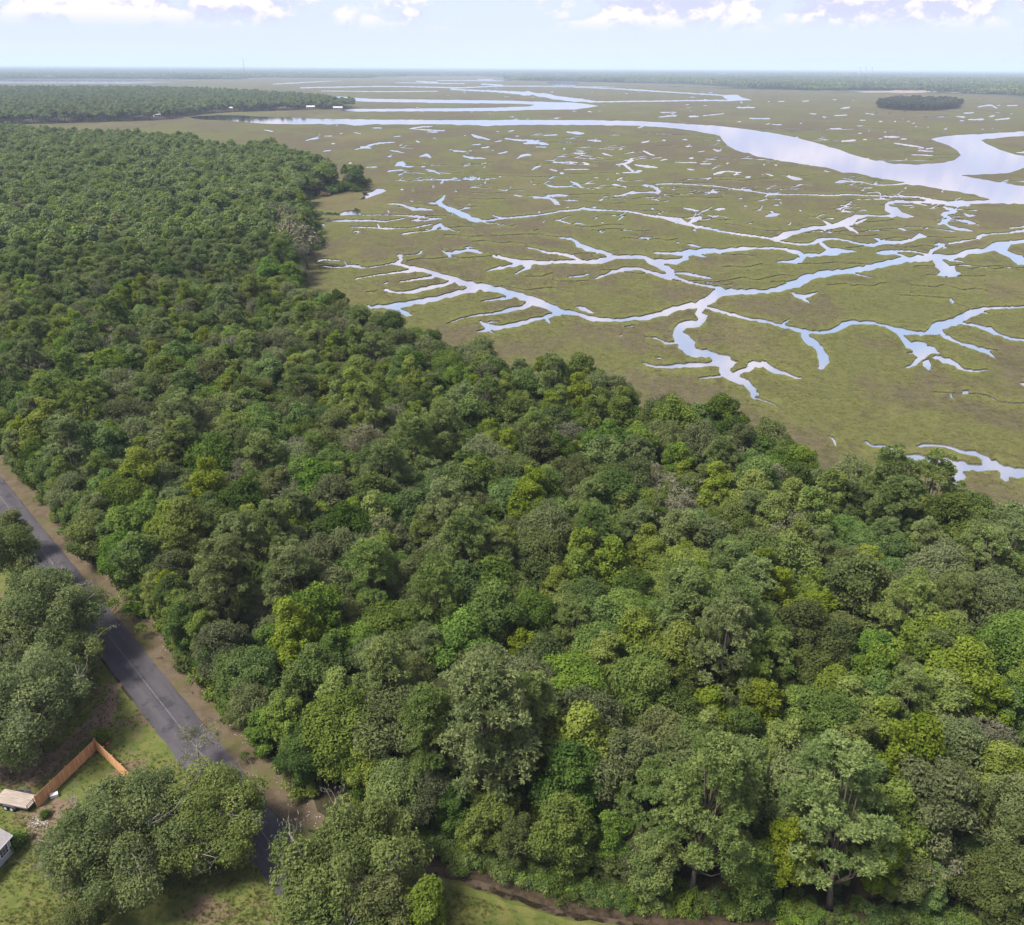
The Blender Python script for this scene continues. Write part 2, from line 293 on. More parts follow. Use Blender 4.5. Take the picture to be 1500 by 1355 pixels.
 S(873,407.5,3.4, 890,401,3.6, 905,396.5,6, 918,394,6.5, 930,392,5, 945,396,4.6, 960,400.5,6, 975,404,9, 988,405,8), S(972,392,10, 980,399,10, 988,403,8), S(990,399.5,3.6, 1015,402,4.4, 1041,407,3.6), S(832,405,2.4, 850,404,2.6, 862,401,3), S(988,405,6, 1010,413,3.6, 1035,418,3.6, 1055,422,6, 1064,427,7),
 S(1011,325,5, 1025,318,6), S(1001,304,2.2, 1010,306,3.4, 1021,308,4), S(1049,306.5,3.4, 1060,305.5,4), S(1044,316.5,2.4, 1052,315.5,3), S(1090,301,2, 1094,301.5,2), S(1123,316,4, 1132,314.5,6, 1141,313,3), S(1128,309,2.2, 1134,312,4), S(1134,300,2.4, 1141,300,2), S(1171,308,2, 1174,308,2), S(1082,290.5,2, 1088,290,2.4), S(1092,259,3.4, 1100,258,4), S(1121,254,1.4, 1131,256.5,2.8), S(1153,257.7,2.4, 1163,260,5, 1174,262,3), S(1224,267.3,2.4, 1230,266,4.4, 1240,265,3.4, 1260,266,2.2, 1280,270,1.6, 1300,270.5,2.2, 1325,268.5,2),
 S(1384,303,4.4, 1392,306.5,5, 1402,308.5,5, 1390,312,5, 1379,313.5,4.4, 1390,319,7, 1385,325,7.5, 1376,327.5,5), S(1385,327,5, 1390,330.5,4.4, 1405,335,4.6, 1423,337.6,3.4), S(1412,312,2.2, 1420,315.5,5, 1428,315.4,2.2), S(1402,322,3.4, 1415,324,4.6, 1428,326.5,2.6), S(1388,337.5,2, 1398,338.5,2),
 S(1160,427,3, 1165,432,9, 1175,434,7.5, 1197,428,3), S(1175,436,6.5, 1186,443,3), S(1250,400,2.6, 1265,403.5,2.4, 1281,406.3,1.2),
 S(1035,442,12, 1029,450,9, 1020,458,7, 1032,464,9, 1030,468,8, 1022,473,9, 1005,476,11, 993,483,15, 990,490,13, 1000,497,17, 1007,508,21, 1016,516,16, 1040,519,9, 1055,524,15, 1065,530,18, 1078,529.5,5), S(1058,532,14, 1065,545,16, 1072,552,12, 1086,556,12, 1098,566,12, 1106,576,11), S(1107,577,8, 1100,580.5,4, 1112,584,3.4, 1130,590,2.4, 1143,597.5,2.4), S(1062,531,14, 1040,533,8, 1020,534,6, 990,535.5,6.4, 960,537,4.6, 942,531,3), S(1000,501,6, 985,502,4, 975,501.5,4.4, 963,495.5,3.4, 945,493,1.3), S(960,523,2.2, 970,525,3.4), S(1060,549.5,4, 1040,552,3.6, 1024,554,2.2), S(1070,548,6, 1082,544.5,8, 1095,540,9, 1105,533,11, 1120,533.5,8.5, 1135,543,7.5, 1150,547,5.5, 1165,552,4.6, 1176,553.5,2), S(1115,530,6, 1125,534,6),
 S(1036,450,6, 1050,454,5, 1075,461,5.5, 1100,467,4.6, 1125,471,4.6, 1145,477,5.5, 1160,480,5.5, 1175,484,6.5, 1195,486.3,4.6, 1215,485,5.5, 1230,479,9, 1242,473,7.5, 1260,472,4.6, 1280,473,4.6, 1300,478,5.5, 1315,484,8.5, 1335,486.5,7, 1355,488,6, 1370,482,15, 1385,474,11, 1405,468,11, 1420,459,11, 1435,454,8.5, 1450,451,4, 1475,450,3.6, 1500,449,3.6, 1620,446,3), S(1145,476,4, 1156,467.5,3), S(1177,485,9, 1182,496,12, 1195,503,10.5, 1203,515,13, 1208,529,13, 1203,538,8),
 S(1314,486,7, 1325,497,7, 1332,504,11, 1345,510,18, 1355,516,24, 1362,512,17), S(1350,523,10, 1340,533,6, 1327,538,3.4), S(1356,526,12, 1361,542,7), S(1372,523,9, 1395,531,8.5, 1410,540,4, 1430,543,3.6, 1446,541,3), S(1363,513,8, 1378,516.5,2.4), S(1342,516.5,4, 1328,517,1.3), S(1377,485,8.5, 1385,492,6.5, 1400,499,5.5, 1420,506,5.5, 1438,512,8.5, 1450,518,4.6, 1461,526,2), S(1443,511,3, 1465,513.5,1.3), S(1402,472,4, 1430,477,4.6, 1450,483,8.5, 1465,490,4.6, 1490,497,4.6, 1520,494,4), S(1423,454,4, 1449,458.5,2.2), S(1391,437.5,4.6, 1397,443,5.5), S(1395,443,1.2, 1415,449,1.1, 1427,455,1.2), S(1333,430,2.6, 1338,429.5,2.6), S(1318,432,1.1, 1350,433.5,1.1, 1390,436.5,1.2),
 S(1410,573.5,5, 1419,573.5,5.5), S(1393,576,2.2, 1396,584,5), S(1368,574,1.3, 1400,576,1.7, 1432,577,2.2, 1450,581,2.2, 1468,589,2.2, 1510,591.5,2.2), S(1494,561,4.4, 1507,563.5,6.6),
 S(605,396,6, 590,397.5,3.4, 570,400.3,2.8, 550,402.8,2.4, 530,406,1.8, 522,408,3.4), S(643,402,6, 625,406.5,4.4, 600,410.3,3, 585,412.3,2.2), S(562,415.3,2.4, 569,412.7,2), S(665,411,7, 650,416.5,4.6, 625,421.3,5.5, 605,426.5,7.5, 590,427.7,3.4, 578,427.5,3.4, 566,424,6.6), S(537,428,2.2, 553,426,1.3), S(702,420,12, 685,425.5,8.5, 665,430,7.5, 640,436,7.5, 620,440.5,9.5, 600,443,8, 580,448,9, 560,448,5.5, 545,449.3,4.6), S(538,446,4, 545,452,4), S(576,450,9, 590,457,8, 601,461,5), S(580,466,3, 585,465,4),
 S(754,432,9, 740,436.3,5.5, 722,438.5,3.4, 704,441.3,2), S(782,443,9, 765,449.3,6.6, 745,454.3,6.6, 725,459,4.6, 705,460.6,3.4, 680,465,2.4, 665,470,2.2, 654,474,1.7), S(824,456,8, 805,462.3,5.6, 785,467.5,5.6, 765,472.3,6.6, 745,477.3,6, 725,479.3,8, 714,477,8, 704,470.5,4.6), S(716,482,6, 699,485.3,3.4), S(717,484.5,3, 726,488.5,2.2), S(716,471.5,3, 731,470.3,2), S(799,465,6, 806,473,4),
 S(845,449,3.4, 855,451.3,6.4, 868,457.5,4), S(915,478.5,2, 930,476.3,2.4), S(908,491,2.4, 911,490.5,2.6), S(648,366,2.4, 657,372,6.4, 668,368.5,5.6, 690,366.5,4.6, 703,369.5,6), S(657,373,4, 661,376,3), S(680,362.5,2.2, 692,361.5,2.6),
 S(1620,712,18, 1560,704,16, 1500,694,14, 1470,686,14, 1450,678,15, 1435,667,10, 1420,663,7, 1400,658,6, 1380,652,4.6, 1360,651,5, 1344,653.5,4), S(1452,685,11, 1425,684,11, 1400,680,13, 1385,676,14, 1360,673,11, 1340,670,9, 1325,668,6, 1310,662,3.6), S(1396,683,14, 1405,697,18, 1401,706,9), S(1470,690,12, 1475,705,10), S(1305,656,6, 1295,653,7, 1280,653,5, 1268,646,4), S(1215,639,3.4, 1222,644,3.4, 1224,652,2.4),
]
_r = random.Random(11)
# scattered salt pans of the far marsh (too many and too small to follow one by one)
for _i in range(230):
    _y = 126 + 215 * _r.random() ** 1.5
    _x = _r.uniform(430, 1560) if _y > 150 else _r.uniform(640, 1560)
    if _x < 540 and _y > 200: continue
    if _x < 620 and _y > 300: continue
    _k = min((_y - 110) / 140, 1.1)
    _L = _r.uniform(2.5, 11) * (.45 + .55 * _k); _w = _r.uniform(.9, 2.0) * (.55 + .45 * _k)
    ST.append(S(_x, _y, _w * .5, _x + _L * .3, _y + _r.uniform(-1, 1) * _k, _w * 1.2, _x + _L * .65, _y + _r.uniform(-1.2, 1.2) * _k, _w, _x + _L, _y + _r.uniform(-1.6, 1.6) * _k, _w * .5))
    if _r.random() < .45:
        ST.append(S(_x + _L * .4, _y, _w, _x + _L * _r.uniform(.4, .9), _y - _r.uniform(.8, 2.6) * _k, _w * .8, _x + _L * _r.uniform(.7, 1.5), _y - _r.uniform(1.4, 4) * _k, _w * .4))
# narrow tidal guts, mostly hidden behind their banks
for _i in range(95):
    _y = _r.uniform(186, 420); _x = _r.uniform(560, 1400); _sl = _r.uniform(-.05, .07); _n = _r.randint(4, 9); _a = []
    _k = (_y - 96) / 150
    for _j in range(_n):
        _a += [_x, _y, .5 * _k + .1]; _x += _r.uniform(9, 22); _y += _sl * 15 + _r.uniform(-1.6, 1.6) * _k
    ST.append(_a)

# hair creeks that branch through the middle marsh
for _i in range(85):
    _y = _r.uniform(186, 330); _x = _r.uniform(570, 1460); _k = (_y - 96) / 150; _a = []; _sl = _r.uniform(-.09, .1); _n = _r.randint(4, 8)
    for _j in range(_n):
        _a += [_x, _y, (1.3 if _j % 3 else .6) * _k * _r.uniform(.5, 1.3)]; _x += _r.uniform(4, 12); _y += _sl * 9 + _r.uniform(-1.5, 1.5) * _k
        if _j == 1: ST.append(S(_a[-3], _a[-2], .8 * _k, _a[-3] + _r.uniform(3, 9), _a[-2] - _r.uniform(1, 4) * _k, 1.1 * _k, _a[-3] + _r.uniform(9, 18), _a[-2] - _r.uniform(2, 6) * _k, .5 * _k))
    ST.append(_a)


WF, WA = 1.02, .3


def stroke_quads(a, widen=0.0, jit=True, seed=0):
    """resample a stroke and return the cross sections (left, right) in picture units"""
    q = np.array(a, float).reshape(-1, 3)
    out = []
    n = len(q)
    for i in range(n - 1):
        p0, p1, p2, p3 = q[max(i - 1, 0)], q[i], q[i + 1], q[min(i + 2, n - 1)]
        L = np.hypot(*(p2 - p1)[:2]); step = max(2.2, min(6.0, (p1[2] + p2[2]) * .45))
        k = max(1, int(L / step))
        for t in np.arange(k) / k:
            c = .5 * (2 * p1 + (p2 - p0) * t + (2 * p0 - 5 * p1 + 4 * p2 - p3) * t * t + (3 * p1 - p0 - 3 * p2 + p3) * t ** 3)
            lw = (p1[2] + (p2[2] - p1[2]) * t) * WF + WA * min(max((c[1] - 120) / 200, 0), 1)
            out.append((c[0], c[1], lw))
    out.append((q[-1][0], q[-1][1], q[-1][2] * WF + .4))
    c = np.array(out)
    rr = np.random.default_rng(seed)
    d = np.gradient(c[:, :2], axis=0); d /= np.maximum(np.hypot(d[:, 0], d[:, 1]), 1e-6)[:, None]
    nrm = np.stack([-d[:, 1], d[:, 0]], 1)
    wl = c[:, 2] * .5 * (1 + (rr.uniform(-.32, .42, len(c)) if jit else 0)) + widen
    wr = c[:, 2] * .5 * (1 + (rr.uniform(-.32, .42, len(c)) if jit else 0)) + widen
    if len(c) > 2: wl[[0, -1]] *= .6; wr[[0, -1]] *= .6
    return c[:, :2] + nrm * wl[:, None], c[:, :2] - nrm * wr[:, None], c


def gpt(p):
    v = P(p[0], max(p[1], horizon_y(p[0]) + 2.6)); return (v[0], v[1])


def horizon_y(x): return 97.5 + (x - 750) * 8 / 1500


cv, cf, cls = [], [], []


def add_face(pts, k):
    a = 0
    for i in range(len(pts)):
        a += pts[i][0] * pts[(i + 1) % len(pts)][1] - pts[(i + 1) % len(pts)][0] * pts[i][1]
    if abs(a) < 1e-4: return
    if a < 0: pts = pts[::-1]
    b = len(cv); cv.extend(pts); cf.append(list(range(b, b + len(pts)))); cls.append(k)


add_face([(-45000, -600), (45000, -600), (45000, 46000), (-45000, 46000)], 0)
for pi, pl in enumerate(POLY):
    q = np.array(pl + [pl[0]], float); out = []
    rr = np.random.default_rng(100 + pi)
    for i in range(len(q) - 1):
        L = np.hypot(*(q[i + 1] - q[i])); k = max(1, int(L / 7))
        for j in range(k):
            p = q[i] + (q[i + 1] - q[i]) * j / k
            amp = .35 * np.clip((p[1] - 110) / 90, .2, 1.6)
            out.append(gpt((p[0] + rr.normal() * amp * 1.5, p[1] + (rr.normal() * amp if j else 0))))
    add_face(out, 2)
for si, a in enumerate(ST):
    ys = np.array(a).reshape(-1, 3)[:, 1]; ym = ys.mean()
    for k, wd in ((1, None), (2, 0.0)):
        if k == 1:
            if ym < 235: continue
            wd = 3.4 + (ym - 250) * .036
        A, B, c = stroke_quads(a, wd, k == 2, si * 2 + k)
        A = [gpt(p) for p in A]; B = [gpt(p) for p in B]
        for i in range(len(A) - 1):
            add_face([A[i], A[i + 1], B[i + 1], B[i]], k)
        if k == 2 and len(A) > 3:          # round the ends and the joints
            for i in (0, len(c) - 1, len(c) // 2):
                rr_ = max(c[i][2] * .5, .4)
                add_face([gpt((c[i][0] + rr_ * 1.3 * math.cos(t), c[i][1] + rr_ * .8 * math.sin(t))) for t in np.arange(7) * math.pi * 2 / 7], 2)
_o = delaunay_2d_cdt([Vector(v) for v in cv], [], cf, 0, 1e-3, True)
dv = np.array([(v.x, v.y) for v in _o[0]]); df = [list(f) for f in _o[2]]
# which triangles are water (2) or creek margin (1): test their centres against the outlines
def classify(cen, kmin=1):
    so_ = np.argsort(cen[:, 0]); cx_s = cen[so_, 0]; res = np.zeros(len(cen), int)
    for pts_, k in zip(cf[1:], cls[1:]):
        if k < kmin: continue
        q = np.array([cv[i] for i in pts_]); lo_, hi_ = np.searchsorted(cx_s, [q[:, 0].min(), q[:, 0].max()])
        ii = so_[lo_:hi_]; ii = ii[(cen[ii, 1] >= q[:, 1].min()) & (cen[ii, 1] <= q[:, 1].max())]
        if not len(ii): continue
        x_, y_ = cen[ii, 0], cen[ii, 1]; r_ = np.zeros(len(ii), bool); j = len(q) - 1
        for i in range(len(q)):
            r_ ^= ((q[i, 1] > y_) != (q[j, 1] > y_)) & (x_ < (q[j, 0] - q[i, 0]) * (y_ - q[i, 1]) / (q[j, 1] - q[i, 1] + 1e-12) + q[i, 0]); j = i
        res[ii[r_]] = np.maximum(res[ii[r_]], k)
    return res


fc = classify(dv[np.array(df)].mean(1))
is_w = np.zeros(len(dv), bool); is_fr = np.zeros(len(dv), bool); is_pl = np.zeros(len(dv), bool)
for f, k in zip(df, fc):
    (is_w if k == 2 else is_fr if k == 1 else is_pl)[f] = True
edge_v = is_w & is_fr & ~is_pl
dist_v = np.hypot(dv[:, 0], dv[:, 1])
WATER_Z = -0.22
zz = np.where(edge_v, .05 * np.clip((900 - dist_v) / 500, 0, 1), 0.0)
land = [f for f, k in zip(df, fc) if k in (0, 1)]
V3 = np.column_stack([dv, zz])
ed = {}
for f, k in zip(df, fc):
    for i in range(3):
        e = (f[i], f[(i + 1) % 3]); ed.setdefault((min(e), max(e)), []).append((k == 2, e))
bank_f = []; bank_v = list(map(tuple, V3)); low = {}
def lowv(i):
    if i not in low:
        low[i] = len(bank_v); bank_v.append((dv[i][0], dv[i][1], WATER_Z - .35))
    return low[i]
for (a, b), s in ed.items():
    if len(s) == 2 and s[0][0] != s[1][0]:
        e = [x[1] for x in s if not x[0]][0]
        bank_f.append([e[1], e[0], lowv(e[0]), lowv(e[1])])

# --- marsh grass
n = NT('marsh_grass')
po = n.pos()
big = n.noise(n.mapping(po, (1, .45, 1)), .0075, 5, .6, .6)
mid = n.noise(n.mapping(po, (1, .5, 1)), .03, 5, .62, .4)
fin = n.noise(po, .35, 4, .65)
gr = n.noise(po, 1.3, 3, .7)
sel = n.math('ADD', n.math('MULTIPLY', big, .6), n.math('MULTIPLY', mid, .4))
c1 = n.mix(n.ramp(sel, .462, .53), (.07, .078, .021), (.066, .055, .034))
c1 = n.mix(n.ramp(n.noise(n.mapping(po, (1, .4, 1), (0, 0, .5)), .011, 4, .6), .52, .66), c1, (.094, .083, .037))
c1 = n.mix(n.math('MULTIPLY', n.ramp(n.noise(n.mapping(po, (1, .6, 1)), .045, 6, .72, .8), .53, .66), .7), c1, (.038, .033, .02))
c1 = n.mix(n.math('MULTIPLY', n.ramp(n.noise(n.mapping(po, (.8, 1.2, 1)), .02, 6, .7, 1.2), .55, .68), .75), c1, (.09, .1, .023))
ea = n.attr('edge').outputs['Fac']
c1 = n.mix(n.math('MULTIPLY', n.ramp(ea, .05, .9), .8), c1, (.092, .103, .022))
vv = n.math('ADD', n.math('MULTIPLY', fin, .55), n.math('MULTIPLY', gr, .45))
c1 = n.mix(n.ramp(vv, .3, .72), n.mix(.42, c1, (.03, .027, .014)), n.mix(.25, c1, (.18, .165, .08)))
hb = n.math('ADD', n.math('MULTIPLY', gr, .6), n.math('MULTIPLY', fin, 1.2))
M['marsh'] = n.done(n.bsdf(c1, .95, .08, n.bump(hb, .9, .5)))
M['mud'] = simple_mat('bank_mud', (.04, .036, .022), (.08, .068, .042), .6, .8, .3, .5)
marsh = link('marsh', mesh_from('marsh', np.array(bank_v), land + bank_f, [M['marsh'], M['mud']], [0] * len(land) + [1] * len(bank_f),
             {'edge': np.concatenate([edge_v.astype(float), np.zeros(len(bank_v) - len(dv))])}))
tag(marsh, 'salt marsh grass flat cut by winding tidal creeks', kind='structure')
# --- water: silty, smooth, one level sheet under the marsh
n = NT('silty_water')
po = n.pos()
rp = n.noise(n.mapping(po, (1, 1, 1)), .9, 3, .6)
lw = n.noise(po, .012, 3, .5)
bm = n.bump(rp, .10, .04)
b = n.bsdf(n.mix(lw, (.16, .16, .17), (.25, .235, .225)), n.ramp(lw, .3, .7, .04, .14), .5, bm)
b.inputs['IOR'].default_value = 1.33
g = n.n('ShaderNodeBsdfGlossy'); g.inputs['Roughness'].default_value = .06; n.l(bm, g.inputs['Normal'])
lay = n.n('ShaderNodeLayerWeight'); lay.inputs['Blend'].default_value = .5
mx = n.n('ShaderNodeMixShader'); n.l(n.ramp(lay.outputs['Facing'], .25, .85, .1, .96), mx.inputs[0]); n.l(b.outputs[0], mx.inputs[1]); n.l(g.outputs[0], mx.inputs[2])
M['water'] = n.done(mx)
wat = link('water', mesh_from('water', [(-60000, -800, WATER_Z), (60000, -800, WATER_Z), (60000, 60000, WATER_Z), (-60000, 60000, WATER_Z)], [[0, 1, 2, 3]], [M['water']]))
tag(wat, 'pale tidal water of the river and the marsh creeks', kind='structure')
# ------------------------------------------------------------------ tree shapes
def cards(c, nrm, size, el, g, curl=.18):
    """leaf sprays: one bent quad per spray"""
    N = len(c)
    nrm = nrm / np.maximum(np.linalg.norm(nrm, axis=1), 1e-6)[:, None]
    a = g.normal(size=(N, 3)); a -= nrm * (a * nrm).sum(1)[:, None]; a /= np.maximum(np.linalg.norm(a, axis=1), 1e-6)[:, None]
    b = np.cross(nrm, a)
    sx = (size * .5 * el)[:, None]; sy = (size * .5 / el)[:, None]
    j = lambda: g.uniform(.65, 1.3, (N, 1))
    q = np.stack([c - a * sx * j() - nrm * sx * curl, c - b * sy * j() + nrm * sx * curl * .5, c + a * sx * j() - nrm * sx * curl, c + b * sy * j() + nrm * sx * curl * .5], 1)
    return q.reshape(-1, 3)


def rand_dirs(g, N, zmin=-1.0):
    d = g.normal(size=(int(N * 3) + 8, 3)); d /= np.linalg.norm(d, axis=1)[:, None]
    return d[d[:, 2] > zmin][:N]


def lobes_to_mesh(lob, g, per, size, el=1.25, zmin=-.75, spread=.5, flat=.9, inner=.62, shell=.42):
    Q, var = [], []
    for (cx, cy, cz, r, v) in lob:
        N = max(6, int(per * r * r))
        d = rand_dirs(g, N, zmin); N = len(d)
        rad = r * (inner + shell * g.random(N) ** .6 + np.maximum(g.normal(size=N), 0) * .13)
        # knobbly surface of the lobe
        ph = g.uniform(0, 6.28, 3)
        kn = 1 + .16 * np.sin(d[:, 0] * 5 + ph[0]) * np.sin(d[:, 1] * 5 + ph[1]) + .1 * np.sin(d[:, 2] * 7 + ph[2])
        p = d * (rad * kn)[:, None] * np.array([1, 1, flat]) + np.array([cx, cy, cz])
        nr = d + np.array([0, 0, .35]) + g.normal(size=(N, 3)) * spread
        s = size * g.uniform(.6, 1.35, N)
        Q.append(cards(p, nr, s, el, g))
        var.append(np.repeat(np.clip(v * .55 + g.random(N) * .45 + .12 * (g.random(N) < .06), 0, 1), 4))
    V = np.concatenate(Q); F = np.arange(len(V)).reshape(-1, 4)
    return V, F, np.concatenate(var)


def limbs(mb, top, ends, r, g, n=7, wob=.25):
    pts = [(0, 0, -.3)]; k = 5; px = py = 0
    for i in range(1, k + 1):
        px += g.normal() * wob; py += g.normal() * wob
        pts.append((px, py, top * i / k))
    mb.tube(pts, [r * (1.35 if i == 0 else 1 - .7 * i / k) for i in range(k + 1)], n)
    for e in ends:
        i = min(k - 1, max(1, int((e[2] / top) * k * .62)))
        s = np.array(pts[i]); e = np.array(e); md = (s + e) / 2 + np.array([g.normal() * .3, g.normal() * .3, -.25])
        mb.tube([s, md, e], [r * .42, r * .28, r * .1], 5)


PROTO = {}


def broad_lobes(g, R, H, base, n=30, cone=0.0, rl=(.24, .4), low=-.55):
    """lobes on an uneven dome; cone > 0 narrows it to the top"""
    lob = []
    zc = base + (H - base) * .5; hz = (H - base) * .5
    d = rand_dirs(g, n * 2, low)[:n]
    for q in d:
        f = g.uniform(.5, 1.08)
        r = R * g.uniform(*rl) * g.choice([.7, 1, 1, 1.15])
        taper = 1 - cone * (q[2] * .5 + .5)
        lob.append((q[0] * (R - r * .55) * f * taper, q[1] * (R - r * .55) * f * taper, zc + q[2] * (hz - r * .6) * g.uniform(.85, 1.05), r * (1 - cone * .35 * (q[2] * .5 + .5)), g.random()))
    lob.append((0, 0, zc, R * .5, .3)); lob.append((g.normal() * .3, g.normal() * .3, zc + hz * .5, R * .42 * (1 - cone * .4), .4))
    return lob


def reg(kind, crown, trunk, R, H, extra=None):
    PROTO.setdefault(kind, []).append(dict(crown=crown, trunk=trunk, R=R, H=H, extra=extra))


def make_broad(kind, seed, R, H, base, mat, cone=0.0, n=30, per=330, size=.27, el=1.3, rl=(.24, .4), bark='bark', spread=.5, low=-.55):
    g = np.random.default_rng(seed)
    lob = broad_lobes(g, R, H, base, n, cone, rl, low)
    V, F, va = lobes_to_mesh(lob, g, per, size, el, spread=spread)
    cr = mesh_from(kind + '_crown', V, F, [M[mat]], attrs={'var': va})
    mb = MB(); limbs(mb, H * .8, [l[:3] for l in lob[:8]], .16 + R * .03, g)
    reg(kind, cr, mb.mesh(kind + '_trunk', M[bark], True), R, H)


def make_pine(seed, R, H, base):
    g = np.random.default_rng(seed)
    lob = []; ends = []
    for _ in range(74):
        t = g.random() ** .8
        z = base + (H - base) * t
        rr = R * math.sin(math.pi * (.2 + .72 * t)) ** .7 * g.uniform(.4, 1.0)
        a = g.uniform(0, 6.283)
        r = g.uniform(.9, 1.4)
        lob.append((rr * math.cos(a), rr * math.sin(a), z, r, g.random()))
        ends.append(lob[-1][:3])
    # needle bursts: thin sprays pointing out of every tuft
    Q, va = [], []
    for (x, y, z, r, v) in lob:
        nt = int(19 * r)
        tc = rand_dirs(g, nt, -.35) * r * .62 + np.array([x, y, z])
        for c in tc:
            N = 18; d = rand_dirs(g, N, -.5); N = len(d)
            L = g.uniform(.26, .42)
            p = c + d * L * .55
            nr = np.cross(d, g.normal(size=(N, 3)))
            nr /= np.maximum(np.linalg.norm(nr, axis=1), 1e-6)[:, None]; b = np.cross(d, nr); wd = g.uniform(.04, .075, (N, 1))
            q = np.stack([c + d * .04, p - b * wd, c + d * L * 1.15, p + b * wd], 1).reshape(-1, 3)
            Q.append(q); va.append(np.full(len(q), np.clip(v * .5 + g.random() * .5, 0, 1)))
    V = np.concatenate(Q); F = np.arange(len(V)).reshape(-1, 4)
    cr = mesh_from('pine_crown', V, F, [M['pine_leaf']], attrs={'var': np.concatenate(va)})
    mb = MB(); limbs(mb, H * .93, ends[:20], .22, g, 7, .12)
    reg('pine', cr, mb.mesh('pine_trunk', M['bark'], True), R, H)


def branch_rec(mb, p, d, L, r, depth, g, tips, up=.15):
    q = np.array(p); pts = [q]; rad = [r]
    for i in range(3):
        d = d + g.normal(size=3) * .16 + np.array([0, 0, up * .3]); d /= np.linalg.norm(d)
        q = q + d * L / 3; pts.append(q); rad.append(r * (1 - .22 * (i + 1)))
    mb.tube(pts, rad, 5 if r > .06 else 4, False)
    tips.append(pts[-1])
    if depth <= 0: return
    for k in range(g.integers(2, 4)):
        s = pts[g.integers(1, 4)]
        nd = d + g.normal(size=3) * .75; nd[2] = abs(nd[2]) * .6 + up * .4; nd /= np.linalg.norm(nd)
        branch_rec(mb, s, nd, L * g.uniform(.55, .8), r * .5, depth - 1, g, tips, up)


def make_snag(seed, H):
    g = np.random.default_rng(seed)
    mb = MB(); tips = []
    mb.tube([(0, 0, -.3), (.1, .05, H * .35), (g.normal() * .4, g.normal() * .4, H * .7)], [.22, .17, .12], 7)
    for i in range(9):
        z = H * g.uniform(.38, .72); a = g.uniform(0, 6.28)
        branch_rec(mb, (0, 0, z), np.array([math.cos(a), math.sin(a), g.uniform(.2, .9)]), H * .26, .085, 3, g, tips)
    tr = mb.mesh('dead_tree_trunk', M['snag'], True)
    t = np.array(tips); sel = t[g.random(len(t)) < .55]
    lob = [(p[0], p[1], p[2], .55, g.random()) for p in sel]
    V, F, va = lobes_to_mesh(lob, g, 60, .26, 1.4)
    reg('snag', mesh_from('sparse_twigs', V, F, [M['grey_leaf']], attrs={'var': va}), tr, 3.2, H)


def make_grey(seed, R, H):
    g = np.random.default_rng(seed)
    lob = broad_lobes(g, R, H, H * .4, 30, 0, (.2, .34))
    V, F, va = lobes_to_mesh(lob, g, 80, .26, 1.7, spread=.8)
    mb = MB(); tips = []
    limbs(mb, H * .75, [l[:3] for l in lob[:14]], .25, g)
    for i in range(10):
        a = g.uniform(0, 6.28)
        branch_rec(mb, (0, 0, H * g.uniform(.4, .65)), np.array([math.cos(a), math.sin(a), .6]), H * .27, .09, 2, g, tips)
    reg('grey', mesh_from('grey_tree_crown', V, F, [M['grey_leaf']], attrs={'var': va}), mb.mesh('grey_tree_trunk', M['pale_bark'], True), R, H)


def make_live(seed, R, H, moss=True, bare=.35):
    """broad live oak: rounded masses of leaves on long pale limbs, hanging moss"""
    g = np.random.default_rng(seed)
    lob = []; mb = MB(); tips = []
    mb.tube([(0, 0, -.4), (.15, .1, H * .16), (.1, .3, H * .3)], [.75, .55, .5], 9)
    nL = 9
    for i in range(nL):
        a = i * 6.283 / nL + g.normal() * .25; rr = R * g.uniform(.55, .95); z = H * g.uniform(.45, .85)
        e = np.array([rr * math.cos(a), rr * math.sin(a), z])
        md = e * .5 + np.array([g.normal() * .5, g.normal() * .5, H * .12])
        mb.tube([(.1, .2, H * .26), md, e], [.3, .2, .07], 6)
        for t in (.6,):
            s = md * (1 - t) + e * t
            branch_rec(mb, s, np.array([math.cos(a + g.normal() * .9), math.sin(a + g.normal() * .9), .55]), R * .36, .085, 2, g, tips)
    for i in range(2): branch_rec(mb, (0, .2, H * .4), np.array([g.normal() * .4, g.normal() * .4, 1]), R * .4, .12, 3, g, tips)
    for q in rand_dirs(g, 150, -.55)[:76]:
        f = g.uniform(.55, 1.08); r = R * g.uniform(.11, .23)
        lob.append((q[0] * (R - r * .6) * f, q[1] * (R - r * .6) * f, H * .52 + q[2] * (H * .46 - r * .5) * f, r, g.random()))
    for q in rand_dirs(g, 40, -.1)[:16]:
        lob.append((q[0] * R * .5, q[1] * R * .5, H * .52 + q[2] * H * .22, R * .22, .3))
    V, F, va = lobes_to_mesh(lob, g, 260, .26, 1.4, zmin=-.7, spread=.6)
    ex = None
    if moss:
        Q, mv = [], []
        P0 = np.array([l[:3] for l in lob[:76]] + [t for t in tips[::2]])
        for p in P0:
            if g.random() < .55: continue
            N = g.integers(5, 14); c = p + g.normal(size=(N, 3)) * np.array([.45, .45, .25])
            L = g.uniform(.18, .55, (N, 1)); a = rand_dirs(g, N); a = np.resize(a, (N, 3)) * np.array([1, 1, 0]) * .09
            q = np.stack([c - a, c - a * .3 + np.array([0, 0, -1]) * L, c + a * .5 + np.array([.03, 0, -1.1]) * L, c + a], 1).reshape(-1, 3)
            Q.append(q); mv.append(np.repeat(g.random(N), 4))
        Vm = np.concatenate(Q)
        ex = mesh_from('hanging_moss', Vm, np.arange(len(Vm)).reshape(-1, 4), [M['moss']], attrs={'var': np.concatenate(mv)})
    reg('live', mesh_from('live_oak_crown', V, F, [M['live_leaf']], attrs={'var': va}), mb.mesh('live_oak_trunk', M['pale_bark'], True), R, H, ex)


